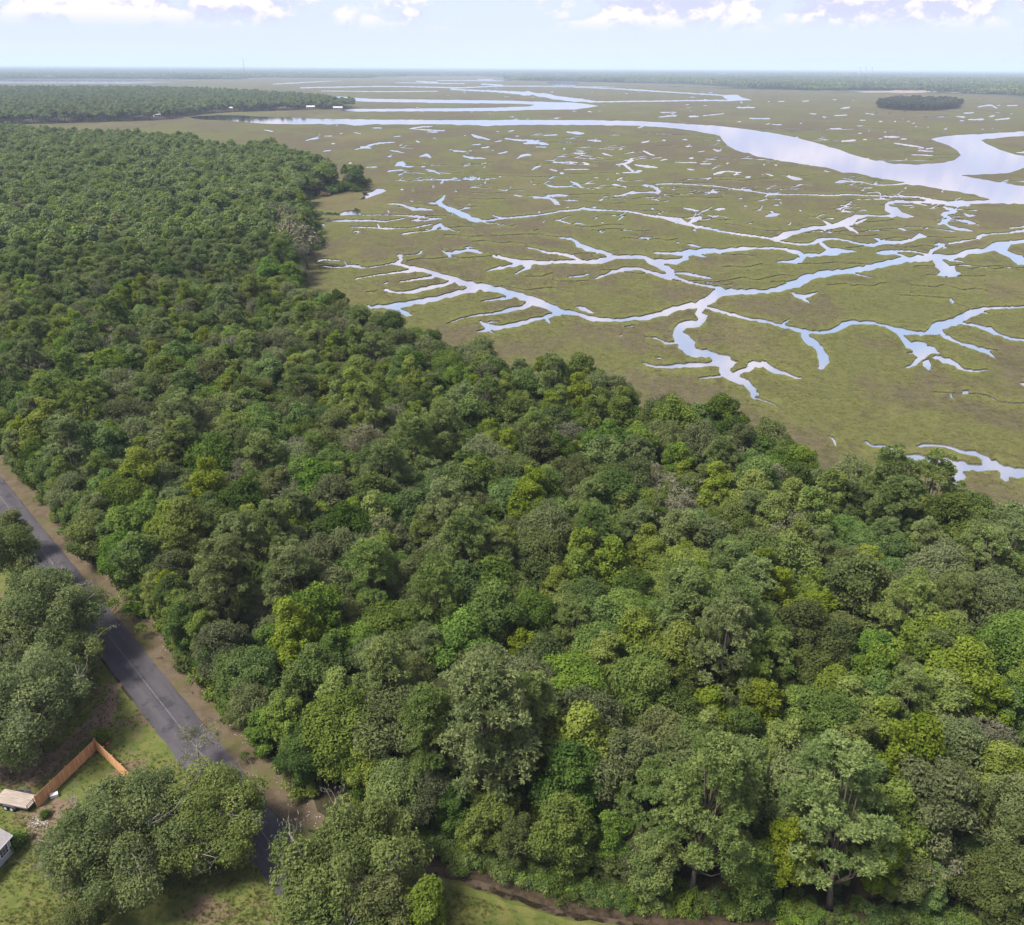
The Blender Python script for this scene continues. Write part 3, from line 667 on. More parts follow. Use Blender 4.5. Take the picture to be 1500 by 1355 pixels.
def make_shrub(seed, R, H, mat='oak_leaf'):
    g = np.random.default_rng(seed)
    lob = [(g.normal() * R * .45, g.normal() * R * .45, H * g.uniform(.3, .75), R * g.uniform(.3, .5), g.random()) for _ in range(12)]
    V, F, va = lobes_to_mesh(lob, g, 170, .3, 1.3)
    mb = MB(); limbs(mb, H * .7, [l[:3] for l in lob[:5]], .07, g, 5, .1)
    reg('shrub' if mat == 'oak_leaf' else 'brush', mesh_from('shrub_leaves', V, F, [M[mat]], attrs={'var': va}), mb.mesh('shrub_stem', M['bark'], True), R, H)


for i, (R, H, b, c) in enumerate([(4.0, 13.5, 1.6, 0), (4.6, 14.5, 2, 0), (4.2, 13.5, 1.6, .1), (4.6, 12.5, 1.4, 0), (4.8, 15.5, 2.4, 0), (3.4, 12.5, 1.2, .1), (4.0, 15, 2, .1), (4.2, 15, 2, .2), (5.2, 13, 1.6, 0), (4.6, 14.5, 2, .15), (3.8, 14, 1.5, .25)]):
    make_broad('broadleaf', 20 + i, R, H, b, 'oak_leaf', c, 38 + (i % 4) * 8, size=(.27, .3, .24)[i % 3], rl=((.2, .42), (.16, .32), (.24, .4))[i % 3], spread=(.5, .7, .45)[i % 3], low=-.9)
for i, (R, H, b) in enumerate([(3.6, 15.5, 2.5), (3.4, 14.5, 2), (4.0, 15, 2.2), (3.2, 14, 2)]):
    make_broad('sweetgum', 50 + i, R, H, b, 'gum_leaf', .3, 44, 360, .26, 1.15, (.2, .33))
for i, (R, H, b) in enumerate([(4.0, 12.5, 1.8), (4.4, 14, 2), (3.6, 13.5, 1.8), (4.7, 13, 2)]):
    make_broad('olive', 70 + i, R, H, b, 'olive_leaf', .0, 40, 290, .25, 1.5, (.2, .32), 'pale_bark', .7)
for i, (R, H, b) in enumerate([(3.8, 17.5, 4.5), (4.3, 18, 4.8), (3.4, 17, 4.5), (4.0, 16.5, 4)]):
    make_pine(90 + i, R, H, b)
for i, H in enumerate((12, 13.5, 11)): make_snag(110 + i, H)
for i, (R, H) in enumerate(((3.8, 12.5), (4.2, 13.5), (3.2, 12))): make_grey(120 + i, R, H)
for i, (R, H) in enumerate(((8.0, 13.5), (9.0, 14.5), (7.0, 13.5))): make_live(130 + i, R, H)
for i, (R, H) in enumerate(((1.8, 2.6), (1.4, 2.0), (2.3, 3.4))): make_shrub(140 + i, R, H)
for i, (R, H) in enumerate(((1.6, 1.9), (1.3, 1.6))): make_shrub(145 + i, R, H, 'dry_leaf')


# lighter shapes of the same kinds for the woods that stand far off
def far_proto(kind, seed, R, H, base, mat, cone, per, size, n=16):
    g = np.random.default_rng(seed)
    lob = broad_lobes(g, R, H, base, n, cone, (.3, .46), -.3)
    V, F, va = lobes_to_mesh(lob, g, per, size, 1.2, zmin=-.3)
    mb = MB(); mb.tube([(0, 0, -.3), (.1, 0, H * .7)], [.22, .1], 5)
    V2 = np.array(mb.v); nV = len(V)
    me = bpy.data.meshes.new(kind)
    fs = F.tolist() + [[i + nV for i in f] for f in mb.f]
    me = mesh_from(kind, np.concatenate([V, V2]), fs, [M[mat], M['bark']], [0] * len(F) + [1] * len(mb.f), {'var': np.concatenate([va, np.zeros(len(V2))])})
    return bpy.data.objects.new(kind, me)


def coll(name, obs):
    c = bpy.data.collections.new(name)
    for i, o in enumerate(obs):
        o.name = '%s_shape_%02d' % (name, i); c.objects.link(o)
    return c


def join_proto(kind, i):
    p = PROTO[kind][i]
    def arr(me):
        nv = len(me.vertices); v = np.empty(nv * 3, np.float32); me.vertices.foreach_get('co', v)
        return v.reshape(-1, 3), [list(q.vertices) for q in me.polygons]
    Vc, Fc = arr(p['crown']); Vt, Ft = arr(p['trunk'])
    va = np.empty(len(Vc), np.float32); p['crown'].attributes['var'].data.foreach_get('value', va)
    me = mesh_from(kind, np.concatenate([Vc, Vt]), Fc + [[a + len(Vc) for a in f] for f in Ft], [p['crown'].materials[0], p['trunk'].materials[0]],
                   [0] * len(Fc) + [1] * len(Ft), {'var': np.concatenate([va, np.zeros(len(Vt))])})
    return bpy.data.objects.new(kind, me)


def gn_scatter(name, pts, rot, scl, idx, coll_, label):
    """one object whose geometry nodes set a tree shape on every point"""
    me = bpy.data.meshes.new(name); N = len(pts)
    me.vertices.add(N); me.vertices.foreach_set('co', np.asarray(pts, np.float32).ravel())
    for an, ty, val in (('rot', 'FLOAT', rot), ('idx', 'INT', idx)):
        a = me.attributes.new(an, ty, 'POINT'); a.data.foreach_set('value', np.asarray(val, np.int32 if ty == 'INT' else np.float32))
    a = me.attributes.new('scl', 'FLOAT_VECTOR', 'POINT'); a.data.foreach_set('vector', np.asarray(scl, np.float32).ravel())
    o = link(name, me)
    ng = bpy.data.node_groups.new(name, 'GeometryNodeTree')
    ng.interface.new_socket('Geometry', in_out='INPUT', socket_type='NodeSocketGeometry')
    ng.interface.new_socket('Geometry', in_out='OUTPUT', socket_type='NodeSocketGeometry')
    nn = ng.nodes; L = ng.links
    gi = nn.new('NodeGroupInput'); go = nn.new('NodeGroupOutput')
    ci = nn.new('GeometryNodeCollectionInfo'); ci.inputs[0].default_value = coll_
    ci.inputs['Separate Children'].default_value = True; ci.inputs['Reset Children'].default_value = True
    ip = nn.new('GeometryNodeInstanceOnPoints'); ip.inputs['Pick Instance'].default_value = True
    def at(nm, ty):
        x = nn.new('GeometryNodeInputNamedAttribute'); x.data_type = ty; x.inputs['Name'].default_value = nm; return x.outputs['Attribute']
    cx = nn.new('ShaderNodeCombineXYZ'); L.new(at('rot', 'FLOAT'), cx.inputs[2])
    L.new(gi.outputs[0], ip.inputs['Points']); L.new(ci.outputs[0], ip.inputs['Instance'])
    L.new(at('idx', 'INT'), ip.inputs['Instance Index'])
    e2r = nn.new('FunctionNodeEulerToRotation'); L.new(cx.outputs[0], e2r.inputs[0]); L.new(e2r.outputs[0], ip.inputs['Rotation'])
    L.new(at('scl', 'FLOAT_VECTOR'), ip.inputs['Scale'])
    L.new(ip.outputs[0], go.inputs[0])
    md = o.modifiers.new('trees', 'NODES'); md.node_group = ng
    tag(o, label, kind='stuff')
    return o
# ------------------------------------------------------------------ uplands: outlines on the ground
def W(l): return [tuple(P(*p)[:2]) for p in l]


def inside(poly, x, y):
    poly = np.asarray(poly); x = np.asarray(x); y = np.asarray(y); r = np.zeros(x.shape, bool)
    j = len(poly) - 1
    for i in range(len(poly)):
        xi, yi = poly[i]; xj, yj = poly[j]
        c = ((yi > y) != (yj > y)) & (x < (xj - xi) * (y - yi) / (yj - yi + 1e-12) + xi)
        r ^= c; j = i
    return r


def sheet(name, poly, z, mat, label=None, kind='structure', skirt=0.0, step=None, seed=1, jit=0.0):
    """flat sheet over a polygon, optionally with an uneven outline and a turned-down rim"""
    p = np.array(poly, float)
    if step:
        g = np.random.default_rng(seed); out = []
        for i in range(len(p)):
            a, b = p[i], p[(i + 1) % len(p)]; L = np.hypot(*(b - a)); k = max(1, int(L / step)) if L < 400 else 1
            for j in range(k): out.append(a + (b - a) * j / k + g.normal(size=2) * jit)
        p = np.array(out)
    a = sum(p[i][0] * p[(i + 1) % len(p)][1] - p[(i + 1) % len(p)][0] * p[i][1] for i in range(len(p)))
    if a < 0: p = p[::-1]
    o = delaunay_2d_cdt([Vector(v) for v in p], [], [list(range(len(p)))], 0, 1e-4, True)
    v2 = [(v.x, v.y, z) for v in o[0]]; f = [list(q) for q, s_ in zip(o[2], o[5]) if len(s_)]
    if skirt:
        e = {}
        for q in f:
            for i in range(len(q)): e.setdefault(frozenset((q[i], q[(i + 1) % len(q)])), []).append((q[i], q[(i + 1) % len(q)]))
        lo = {}
        for k_, s in e.items():
            if len(s) == 1:
                a_, b_ = s[0]
                for i in (a_, b_):
                    if i not in lo: lo[i] = len(v2); v2.append((v2[i][0], v2[i][1], z - skirt))
                f.append([b_, a_, lo[a_], lo[b_]])
    ob = link(name, mesh_from(name, np.array(v2), f, [mat]))
    tag(ob, label, kind=kind)
    return ob


# the road: straight, found from its two edges
ra, rb = P(0, 698)[:2], P(311, 1078)[:2]
rd = (rb - ra) / np.linalg.norm(rb - ra); rn = np.array([-rd[1], rd[0]])       # rn points to the forest side if > 0
if rn @ (P(500, 900)[:2] - ra) < 0: rn = -rn
ROADW = float(np.mean([-(P(*q)[:2] - ra) @ rn for q in ((121, 877), (163, 1004), (200, 1052), (227, 1094))]))
def RP(s, t): return ra + rd * s + rn * t          # s along towards the viewer, t to the forest side
def RC(x, y):
    v = np.stack([np.asarray(x) - ra[0], np.asarray(y) - ra[1]], -1); return v @ rd, v @ rn


MARSH_EDGE = W([(1800, 880, 14), (1500, 748, 13), (1450, 724, 13), (1400, 710, 13), (1340, 694, 13), (1280, 676, 13), (1240, 662, 14), (1180, 640, 14), (1120, 614, 14), (1060, 588, 14), (980, 566, 14), (900, 545, 14), (820, 523, 14), (740, 512, 14), (690, 498, 13), (640, 479, 13), (590, 468, 13), (530, 451, 13), (480, 431, 13), (452, 427, 12), (428, 425, 4), (424, 392, 3), (436, 364, 2), (460, 353, 2), (452, 325, 6), (440, 302, 4), (440, 287, 2), (478, 281, 2), (528, 263, 2), (526, 252, 13), (490, 243, 15), (440, 217, 18), (410, 207, 18), (380, 206, 18), (330, 206, 18), (270, 193, 18), (150, 189, 18), (70, 186, 17), (0, 180, 15), (-400, 178, 15)])
UPLAND = MARSH_EDGE + [(-1600, 900), (-700, -300), (400, -300), (500, 60)]
DITCH = [P(*q)[:2] for q in ((500, 1222), (560, 1250), (600, 1266), (650, 1284), (700, 1301), (760, 1322), (830, 1343), (900, 1356), (1000, 1368), (1200, 1385), (1500, 1405), (1900, 1420))]
dn = []
for i in range(len(DITCH)):
    d = DITCH[min(i + 1, len(DITCH) - 1)] - DITCH[max(i - 1, 0)]; d /= np.linalg.norm(d); q = np.array([-d[1], d[0]])
    dn.append(q if q[1] > 0 else -q)
def doff(t): return [tuple(DITCH[i] + dn[i] * t) for i in range(len(DITCH))]
s_far = -1500.0
s_end = float(RC(*P(470, 1200)[:2])[0])
FOREST = [tuple(RP(s_far, 3.7)), tuple(RP(s_end - 4, 3.7))] + doff(3.6)[0:] + MARSH_EDGE
print('ROADW', ROADW, 'road dir', rd, 's_end', s_end)

# --- ground materials
n = NT('forest_floor'); po = n.pos()
c1 = n.mix(n.ramp(n.noise(po, .25, 5, .6), .35, .65), (.024, .019, .012), (.06, .042, .026))
f2 = n.noise(po, 3.0, 4, .7)
c1 = n.mix(n.ramp(f2, .4, .7), c1, (.036, .04, .018))
M['floor'] = n.done(n.bsdf(c1, .95, .1, n.bump(f2, .8, .15)))


def lawn_mat(name, g1, g2, dirt, amount):
    n = NT(name); po = n.pos()
    a = n.noise(po, .14, 5, .62, .4); b = n.noise(po, .9, 5, .65); f = n.noise(po, 6.0, 3, .7)
    c = n.mix(n.ramp(b, .35, .65), g1, g2)
    c = n.mix(n.ramp(n.math('ADD', n.math('MULTIPLY', a, .72), n.math('MULTIPLY', b, .28)), amount, amount + .11), c, dirt)
    c = n.mix(n.math('MULTIPLY', n.ramp(f, .35, .7), .5), c, n.mix(.5, c, (.03, .03, .015)))
    return n.done(n.bsdf(c, .95, .08, n.bump(n.math('ADD', f, b), .8, .06)))


M['lawn'] = lawn_mat('mown_lawn', (.066, .09, .021), (.108, .114, .034), (.125, .09, .062), .51)
M['lawn2'] = lawn_mat('ditch_lawn', (.058, .078, .018), (.1, .098, .03), (.09, .068, .042), .6)
n = NT('roadside_verge'); po = n.pos()
s_ = n.noise(n.mapping(po, (1, 1, 1)), .5, 5, .65, .3); s2 = n.noise(po, 4.5, 4, .7)
c = n.mix(n.ramp(s_, .3, .65), (.062, .045, .029), (.096, .075, .049))
c = n.mix(n.ramp(s2, .5, .7), c, (.105, .086, .066))
c = n.mix(n.ramp(n.noise(po, .22, 4, .6), .48, .72), c, (.07, .07, .026))
M['verge'] = n.done(n.bsdf(c, .95, .1, n.bump(s2, .8, .08)))
n = NT('asphalt'); po = n.pos()
along = n.n('ShaderNodeMapping'); n.l(po, along.inputs[0]); along.inputs['Rotation'].default_value = (0, 0, -math.atan2(rd[1], rd[0])); along.inputs['Scale'].default_value = (1, 1, 1)
rot = along.outputs[0]
a1 = n.noise(n.mapping(rot, (.08, .6, 1)), 1.0, 5, .6); a2 = n.noise(rot, .35, 5, .65); a3 = n.noise(rot, 30.0, 2, .6)
c = n.mix(n.ramp(a1, .35, .65), (.036, .034, .041), (.058, .053, .061))
c = n.mix(n.ramp(a2, .54, .62), c, (.028, .027, .032))
c = n.mix(n.math('MULTIPLY', n.ramp(a3, .4, .7), .35), c, (.085, .082, .084))
M['asphalt'] = n.done(n.bsdf(c, n.ramp(a2, .4, .62, .85, .55), .18, n.bump(a3, .35, .01)))
n = NT('worn_road_paint'); po = n.pos()
wn = n.noise(po, 2.2, 5, .7)
M['paint'] = n.done(n.bsdf(n.mix(n.ramp(wn, .34, .56), (.052, .049, .055), (.105, .1, .1)), .8, .2))
n = NT('wet_ditch_mud'); po = n.pos()
wn = n.noise(po, .8, 4, .6)
M['ditch'] = n.done(n.bsdf(n.mix(n.ramp(wn, .4, .6), (.014, .011, .008), (.05, .034, .022)), n.ramp(wn, .4, .6, .15, .8), .4, n.bump(n.noise(po, 5, 3, .6), .4, .05)))

M['bankdirt'] = simple_mat('dark_bank_soil', (.018, .014, .009), (.055, .04, .025), .9, .95, .1, .6)
GZ = .30
sheet('ground', UPLAND, GZ, M['floor'], 'dark leaf litter under the forest', skirt=.6, step=14, jit=1.6)
lawn_poly = [tuple(RP(-420, -ROADW - .3)), tuple(RP(90, -ROADW - .3)), (150, -60), (60, -200), (-420, -200), tuple(RP(-420, -260))]
sheet('lawn', lawn_poly, GZ + .006, M['lawn'], 'patchy green yard lawn beside the road')
# verge along the forest side, shelving slightly to the trees
def strip(name, s0, s1, t0, t1, z0, z1, mat, label, ds=1.0, jit=.25, seed=3, nt=6):
    g = np.random.default_rng(seed); ss = np.arange(s0, s1 + ds, ds); tt = np.linspace(0, 1, nt)
    V = []
    for s in ss:
        a = t0 + g.normal() * jit * (t0 != 0); b = t1 + g.normal() * jit
        for u in tt:
            q = RP(s, a + (b - a) * u); V.append((q[0], q[1], z0 + (z1 - z0) * u + g.normal() * .025 * (0 < u < 1)))
    V = np.array(V); k = len(tt); F = []
    for i in range(len(ss) - 1):
        for j in range(k - 1): F.append([i * k + j, (i + 1) * k + j, (i + 1) * k + j + 1, i * k + j + 1])
    # upward normals
    if np.cross(V[F[0][1]] - V[F[0][0]], V[F[0][2]] - V[F[0][0]])[2] < 0: F = [f[::-1] for f in F]
    o = link(name, mesh_from(name, V, F, [mat], smooth=True)); tag(o, label, kind='structure'); return o
S0, S1 = -330.0, float(RC(*P(640, 1500)[:2])[0])
strip('verge', S0, S1, 0, 4.1, GZ + .05, GZ + .03, M['verge'], 'reddish dirt and gravel verge along the forest edge')
V, F = [], []
ss = np.arange(S0, S1, 2.0)
g_ = np.random.default_rng(5)
for s in ss:
    for t, z in ((-ROADW + g_.normal() * .09, .05), (-ROADW * .75, .115), (-ROADW * .5, .15), (-ROADW * .25, .115), (g_.normal() * .09, .07)):
        q = RP(s, t); V.append((q[0], q[1], GZ + z))
for i in range(len(ss) - 1):
    for j in range(4): F.append([i * 5 + j, i * 5 + j + 1, i * 5 + j + 6, i * 5 + j + 5])
V = np.array(V)
if np.cross(V[F[0][1]] - V[F[0][0]], V[F[0][2]] - V[F[0][0]])[2] < 0: F = [f[::-1] for f in F]
road = link('road', mesh_from('road', V, F, [M['asphalt']], smooth=True)); tag(road, 'grey two lane asphalt road with a faded centre line', kind='structure')
V, F = [], []
for s in np.arange(S0, S1, 2.0):
    for t in (-.07, .07):
        q = RP(s, -ROADW * .5 + t); V.append((q[0], q[1], GZ + .156))
for i in range(len(V) // 2 - 1): F.append([i * 2, i * 2 + 1, i * 2 + 3, i * 2 + 2])
V = np.array(V)
if np.cross(V[F[0][1]] - V[F[0][0]], V[F[0][2]] - V[F[0][0]])[2] < 0: F = [f[::-1] for f in F]
tag(link('road_marking', mesh_from('road_marking', V, F, [M['paint']])), 'faded pale centre line on the asphalt road', kind='structure')

# lawn by the ditch, the ditch itself with low banks
dl = doff(-.6)[1:]; sheet('ditch_lawn', dl + [tuple(P(1900, 1900)[:2]), tuple(P(520, 1900)[:2]), tuple(P(520, 1300)[:2])], GZ + .012, M['lawn2'], 'mown grass strip in front of the ditch')
V, F = [], []
g_ = np.random.default_rng(8)
for i in range(len(DITCH) - 1):
    k = max(1, int(np.linalg.norm(DITCH[i + 1] - DITCH[i]) / 1.0))
    for j in range(k):
        u = j / k; c = DITCH[i] * (1 - u) + DITCH[i + 1] * u; nrm = dn[i] * (1 - u) + dn[i + 1] * u
        for t, z in ((-1.5, .02), (-.75, .22), (-.35, .07), (.35, .06), (.8, .28), (1.35, .24), (2.1, .02)):
            q = c + nrm * (t + g_.normal() * .13); V.append((q[0], q[1], GZ + z + abs(g_.normal()) * .04))
for i in range(len(V) // 7 - 1):
    for j in range(6): F.append([i * 7 + j, (i + 1) * 7 + j, (i + 1) * 7 + j + 1, i * 7 + j + 1])
V = np.array(V)
if np.cross(V[F[0][1]] - V[F[0][0]], V[F[0][2]] - V[F[0][0]])[2] < 0: F = [f[::-1] for f in F]
mi = [1 if (k % 6) == 2 else 0 if (k % 6) < 2 else 2 for k in range(len(F))]
dt = link('ditch', mesh_from('ditch', V, F, [M['lawn2'], M['ditch'], M['bankdirt']], mi, smooth=False)); tag(dt, 'narrow dark wet ditch along the forest edge', kind='structure')
# ------------------------------------------------------------------ where the trees stand
PK = {'broadleaf': .47, 'sweetgum': .15, 'olive': .2, 'pine': .13, 'grey': .03, 'snag': .015}
MEAN_R = {'broadleaf': 4.1, 'sweetgum': 3.2, 'olive': 4.1, 'pine': 3.8, 'grey': 3.8, 'snag': 3.0, 'live': 8.0}
MEAN_H = {'broadleaf': 14, 'sweetgum': 16, 'olive': 13.2, 'pine': 18, 'grey': 12.7, 'snag': 12, 'live': 12.7}


class Scatter:
    def __init__(s, cell=6.0): s.c = cell; s.g = {}; s.pts = []
    def ok(s, x, y, r, f):
        ci, cj = int(x // s.c), int(y // s.c)
        for i in range(ci - 3, ci + 4):
            for j in range(cj - 3, cj + 4):
                for (a, b, q) in s.g.get((i, j), ()):
                    if (a - x) ** 2 + (b - y) ** 2 < (f * (r + q)) ** 2: return False
        return True
    def add(s, x, y, r): s.g.setdefault((int(x // s.c), int(y // s.c)), []).append((x, y, r))


sc = Scatter(); TREES = []     # (kind, x, y, scale, hand label or None)


def put(kind, x, y, sc_=1.0, lab=None, var=None):
    sc.add(x, y, MEAN_R[kind] * sc_); TREES.append([kind, x, y, sc_, lab, var])


HAND = [
 ('pine', 1250, 1185, 1.12), ('pine', 1032, 1165, 1.1), ('pine', 1008, 872, 1.1), ('pine', 1084, 898, 1.02), ('pine', 318, 838, 1.0), ('pine', 716, 1042, 1.25), ('pine', 690, 806, 1.0), ('pine', 560, 690, .95), ('pine', 610, 655, 1.0), ('pine', 395, 790, .9), ('pine', 760, 1060, 1.0), ('pine', 640, 880, .9),
 ('sweetgum', 1162, 715, 1.05), ('sweetgum', 1215, 704, 1.1), ('sweetgum', 848, 788, 1.1), ('sweetgum', 905, 812, 1.05), ('sweetgum', 742, 788, 1.0), ('sweetgum', 772, 712, 1.15), ('sweetgum', 682, 738, .9), ('sweetgum', 912, 735, 1.0), ('sweetgum', 415, 770, 1.0), ('sweetgum', 1122, 828, 1.0), ('sweetgum', 1398, 928, .8), ('sweetgum', 1450, 1000, 1.0), ('sweetgum', 1340, 1075, 1.2), ('sweetgum', 1112, 1012, .9), ('sweetgum', 430, 915, 1.05), ('sweetgum', 55, 605, 1.3), ('sweetgum', 205, 690, 1.1), ('sweetgum', 500, 590, 1.0), ('sweetgum', 880, 640, .8), ('sweetgum', 1205, 868, .95), ('sweetgum', 1260, 1085, .85), ('sweetgum', 800, 1085, .9), ('sweetgum', 560, 790, 1.0), ('sweetgum', 1150, 1085, .9), ('sweetgum', 620, 1020, .85), ('sweetgum', 90, 690, .9), ('sweetgum', 270, 430, 1.2), ('sweetgum', 290, 440, 1.0), ('sweetgum', 240, 670, .9),
 ('grey', 800, 640, 1.0), ('grey', 834, 636, .95), ('grey', 716, 578, 1.1), ('grey', 1160, 790, .9), ('grey', 355, 690, .9), ('grey', 100, 668, .9), ('grey', 446, 470, 1.1), ('grey', 500, 478, 1.0), ('grey', 426, 338, 1.5), ('grey', 446, 345, 1.5), ('grey', 400, 312, 1.4), ('grey', 418, 318, 1.5), ('grey', 440, 362, 1.2), ('grey', 1450, 1085, .9), 
 ('snag', 985, 745, 1.1), ('snag', 1000, 728, 1.0), ('snag', 960, 700, 1.0), ('snag', 1332, 700, .8), ('snag', 330, 722, 1.0), ('snag', 1375, 1275, .62), ('snag', 1478, 1130, .7), ('snag', 65, 552, 1.0), ('snag', 200, 575, 1.0), ('snag', 1160, 895, .8), ('snag', 425, 400, 1.0), ('snag', 435, 408, .8), 
 ('olive', 1385, 830, 1.1), ('olive', 1440, 880, 1.1), ('olive', 1330, 870, 1.0), ('olive', 500, 860, 1.0), ('olive', 860, 1060, 1.0), ('olive', 1450, 800, 1.0), ('olive', 570, 1040, 1.1),
]
for kd, px, py, s in HAND:
    z = MEAN_H[kd] * s * .74
    q = P(px, py, z); put(kd, q[0], q[1], s * (1.08 if kd == 'pine' else 1.0))
# the yard side of the road: big live oaks, an olive oak and a small one over the road
YARD = [
 ('live', 52, 895, 1.04, 'large live oak arching over the left edge of the road', 1), ('live', 30, 1020, 1.05, 'dark live oak behind the wooden fence and trailer', 0), ('live', 2, 955, .9, 'live oak between its two neighbours at the picture edge by the road', 2),
 ('live', 92, 955, .74, 'live oak reaching over the road edge in front of the large one', 0),
 ('live', 172, 1222, .75, 'spreading live oak full of grey moss between lawn and fence', 1), ('live', 302, 1188, .8, 'mossy live oak overhanging the road beside the fence end', 0), ('live', 495, 1276, .96, 'pale silvery live oak hiding the near end of the road', 2),
 ('olive', 8, 775, .75, 'small oak leaning over the far left of the road', 0), ('olive', 20, 812, .95, 'small round oak above the large roadside live oak', 1),
 ('sweetgum', 610, 1330, .8, 'yellow green young tree on the grass by the ditch', 0), ('olive', 560, 1345, .85, 'olive bushy tree between silvery oak and yellow green tree', 2), ('olive', 120, 1352, .5, 'low grey green tree at the bottom edge of the lawn', 3),
 ('olive', -30, 1075, .7, 'bushy oak at the left edge beyond the trailer', 1),
 ('snag', 287, 1092, .55, 'pale bare topped tree between the road and the fence end', 0),
]
for kd, px, py, s, lab, var in YARD:
    z = MEAN_H[kd] * s * .66
    q = P(px, py, z); put(kd, q[0], q[1], s, lab, var)
n_hand = len(TREES)

# filling the forest
bx = np.array(FOREST); g = np.random.default_rng(99)
def frame_ok(x, y, z=15, mx=70):
    a, b, w_ = PROJ(np.array([[x, y, z]])); return w_[0] > 0 and -mx < a[0] < IW + mx and b[0] < IH + 45
cand = []
# low leafy trees that close the front of the forest along the ditch and the verge
ge = np.random.default_rng(17)
row = []
for i in range(len(DITCH) - 2):
    L = np.hypot(*(DITCH[i + 1] - DITCH[i]))
    for u in np.arange(0, 1, 3.3 / L):
        q = DITCH[i] * (1 - u) + DITCH[i + 1] * u + dn[i] * ge.uniform(3.6, 5.6); row.append((q, .0))
for s in np.arange(-150, s_end - 5, 3.6): row.append((RP(s, ge.uniform(4.3, 6.6)), .1))
for q, ad in row:
    if frame_ok(q[0], q[1], 5, 40): 
        kd = ['broadleaf', 'broadleaf', 'olive', 'broadleaf', 'sweetgum'][int(ge.integers(5))]; s = ge.uniform(.5, .8) + ad
        if sc.ok(q[0], q[1], MEAN_R[kd] * s, .42): put(kd, q[0], q[1], s)
# darts thrown on a jittered lattice, near to far
for step, r0_, r1_ in ((2.6, 30, 420), (4.2, 420, 1300)):
    X, Y = np.meshgrid(np.arange(-760, 330, step), np.arange(20, 1300, step)); X = X.ravel(); Y = Y.ravel()
    X = X + g.uniform(-.5, .5, len(X)) * step; Y = Y + g.uniform(-.5, .5, len(Y)) * step
    d = np.hypot(X, Y); k = (d >= r0_) & (d < r1_)
    X, Y = X[k], Y[k]
    a, b, w_ = PROJ(np.column_stack([X, Y, np.full(len(X), 13.0)]))
    k = (w_ > 0) & (a > -70) & (a < IW + 70) & (b < IH + 60); X, Y = X[k], Y[k]
    k = inside(FOREST, X, Y); X, Y = X[k], Y[k]
    o = g.permutation(len(X)); cand += list(zip(X[o], Y[o]))
kinds = list(PK)
def wob(x, y, s): return math.sin(x / s + 1.3 * math.sin(y / s * .7)) * math.cos(y / s * 1.1 + .8)
fringe = np.array(MARSH_EDGE)
for x, y in cand:
    d = math.hypot(x, y)
    p = dict(PK)
    if d > 330: p.update(pine=.62, broadleaf=.2, sweetgum=.1, olive=.06, grey=.015, snag=.005)
    w1 = wob(x, y, 23)
    p['sweetgum'] *= 1 + .8 * w1; p['olive'] *= 1 - .8 * w1; p['pine'] *= 1 + .7 * wob(y, x, 31)
    pe = np.min(np.hypot(fringe[:, 0] - x, fringe[:, 1] - y))
    if pe < 16: p['pine'] *= .25; p['grey'] *= 2; p['sweetgum'] *= .4
    if d < 125 or (RC(x, y)[1] < 14 and d < 260): p['grey'] = p['snag'] = 0
    u = g.random() * sum(p.values()); kd = kinds[-1]
    for k_ in kinds:
        u -= p[k_]
        if u < 0: kd = k_; break
    s = g.uniform(.72, 1.14) if d < 330 else g.uniform(.8, 1.16)
    if sc.ok(x, y, MEAN_R[kd] * s, .535 if d < 330 else .55): put(kd, x, y, s)
print('trees', len(TREES))

# ------------------------------------------------------------------ individuals near, one mass far
CAP = {'broadleaf': 290, 'sweetgum': 140, 'olive': 190, 'pine': 160, 'grey': 45, 'snag': 40, 'live': 60}
NAME = {'broadleaf': 'broadleaf_tree', 'sweetgum': 'yellow_green_tree', 'olive': 'olive_tree_crowned_oak', 'pine': 'pine_tree', 'grey': 'grey_tree', 'snag': 'dead_tree', 'live': 'live_oak'}
NAME['olive'] = 'oak_tree'
CATG = {'broadleaf': 'broadleaf tree', 'sweetgum': 'gum tree', 'olive': 'oak tree', 'pine': 'pine tree', 'grey': 'grey tree', 'snag': 'dead tree', 'live': 'live oak'}
GRP = {'broadleaf': 'dark green broadleaf trees of the forest', 'sweetgum': 'yellow green trees of the forest', 'olive': 'olive green oaks of the forest', 'pine': 'pines of the forest', 'grey': 'grey sparse trees of the forest', 'snag': 'bare dead trees of the forest', 'live': 'live oaks by the road'}
T = []
for i, (kd, x, y, s, lab, var) in enumerate(TREES):
    T.append(dict(kind=kd, x=x, y=y, s=s, lab=lab, var=var, d=math.hypot(x, y), hand=i < n_hand))
cnt = {k: 0 for k in CAP}; IND, REST = [], []
for tr in sorted(T, key=lambda q: q['d']):
    a, b, w_ = PROJ(np.array([[tr['x'], tr['y'], MEAN_H[tr['kind']] * tr['s'] * .6]]))
    tr['px'], tr['py'] = float(a[0]), float(b[0])
    seen = -25 < tr['px'] < IW + 25 and tr['py'] < IH + 10
    if tr['lab'] or (seen and tr['d'] < 330 and cnt[tr['kind']] < CAP[tr['kind']]):
        cnt[tr['kind']] += 1; IND.append(tr)
    else: REST.append(tr)
print('individuals', cnt, 'rest', len(REST))
g = np.random.default_rng(4)
firsts = {}
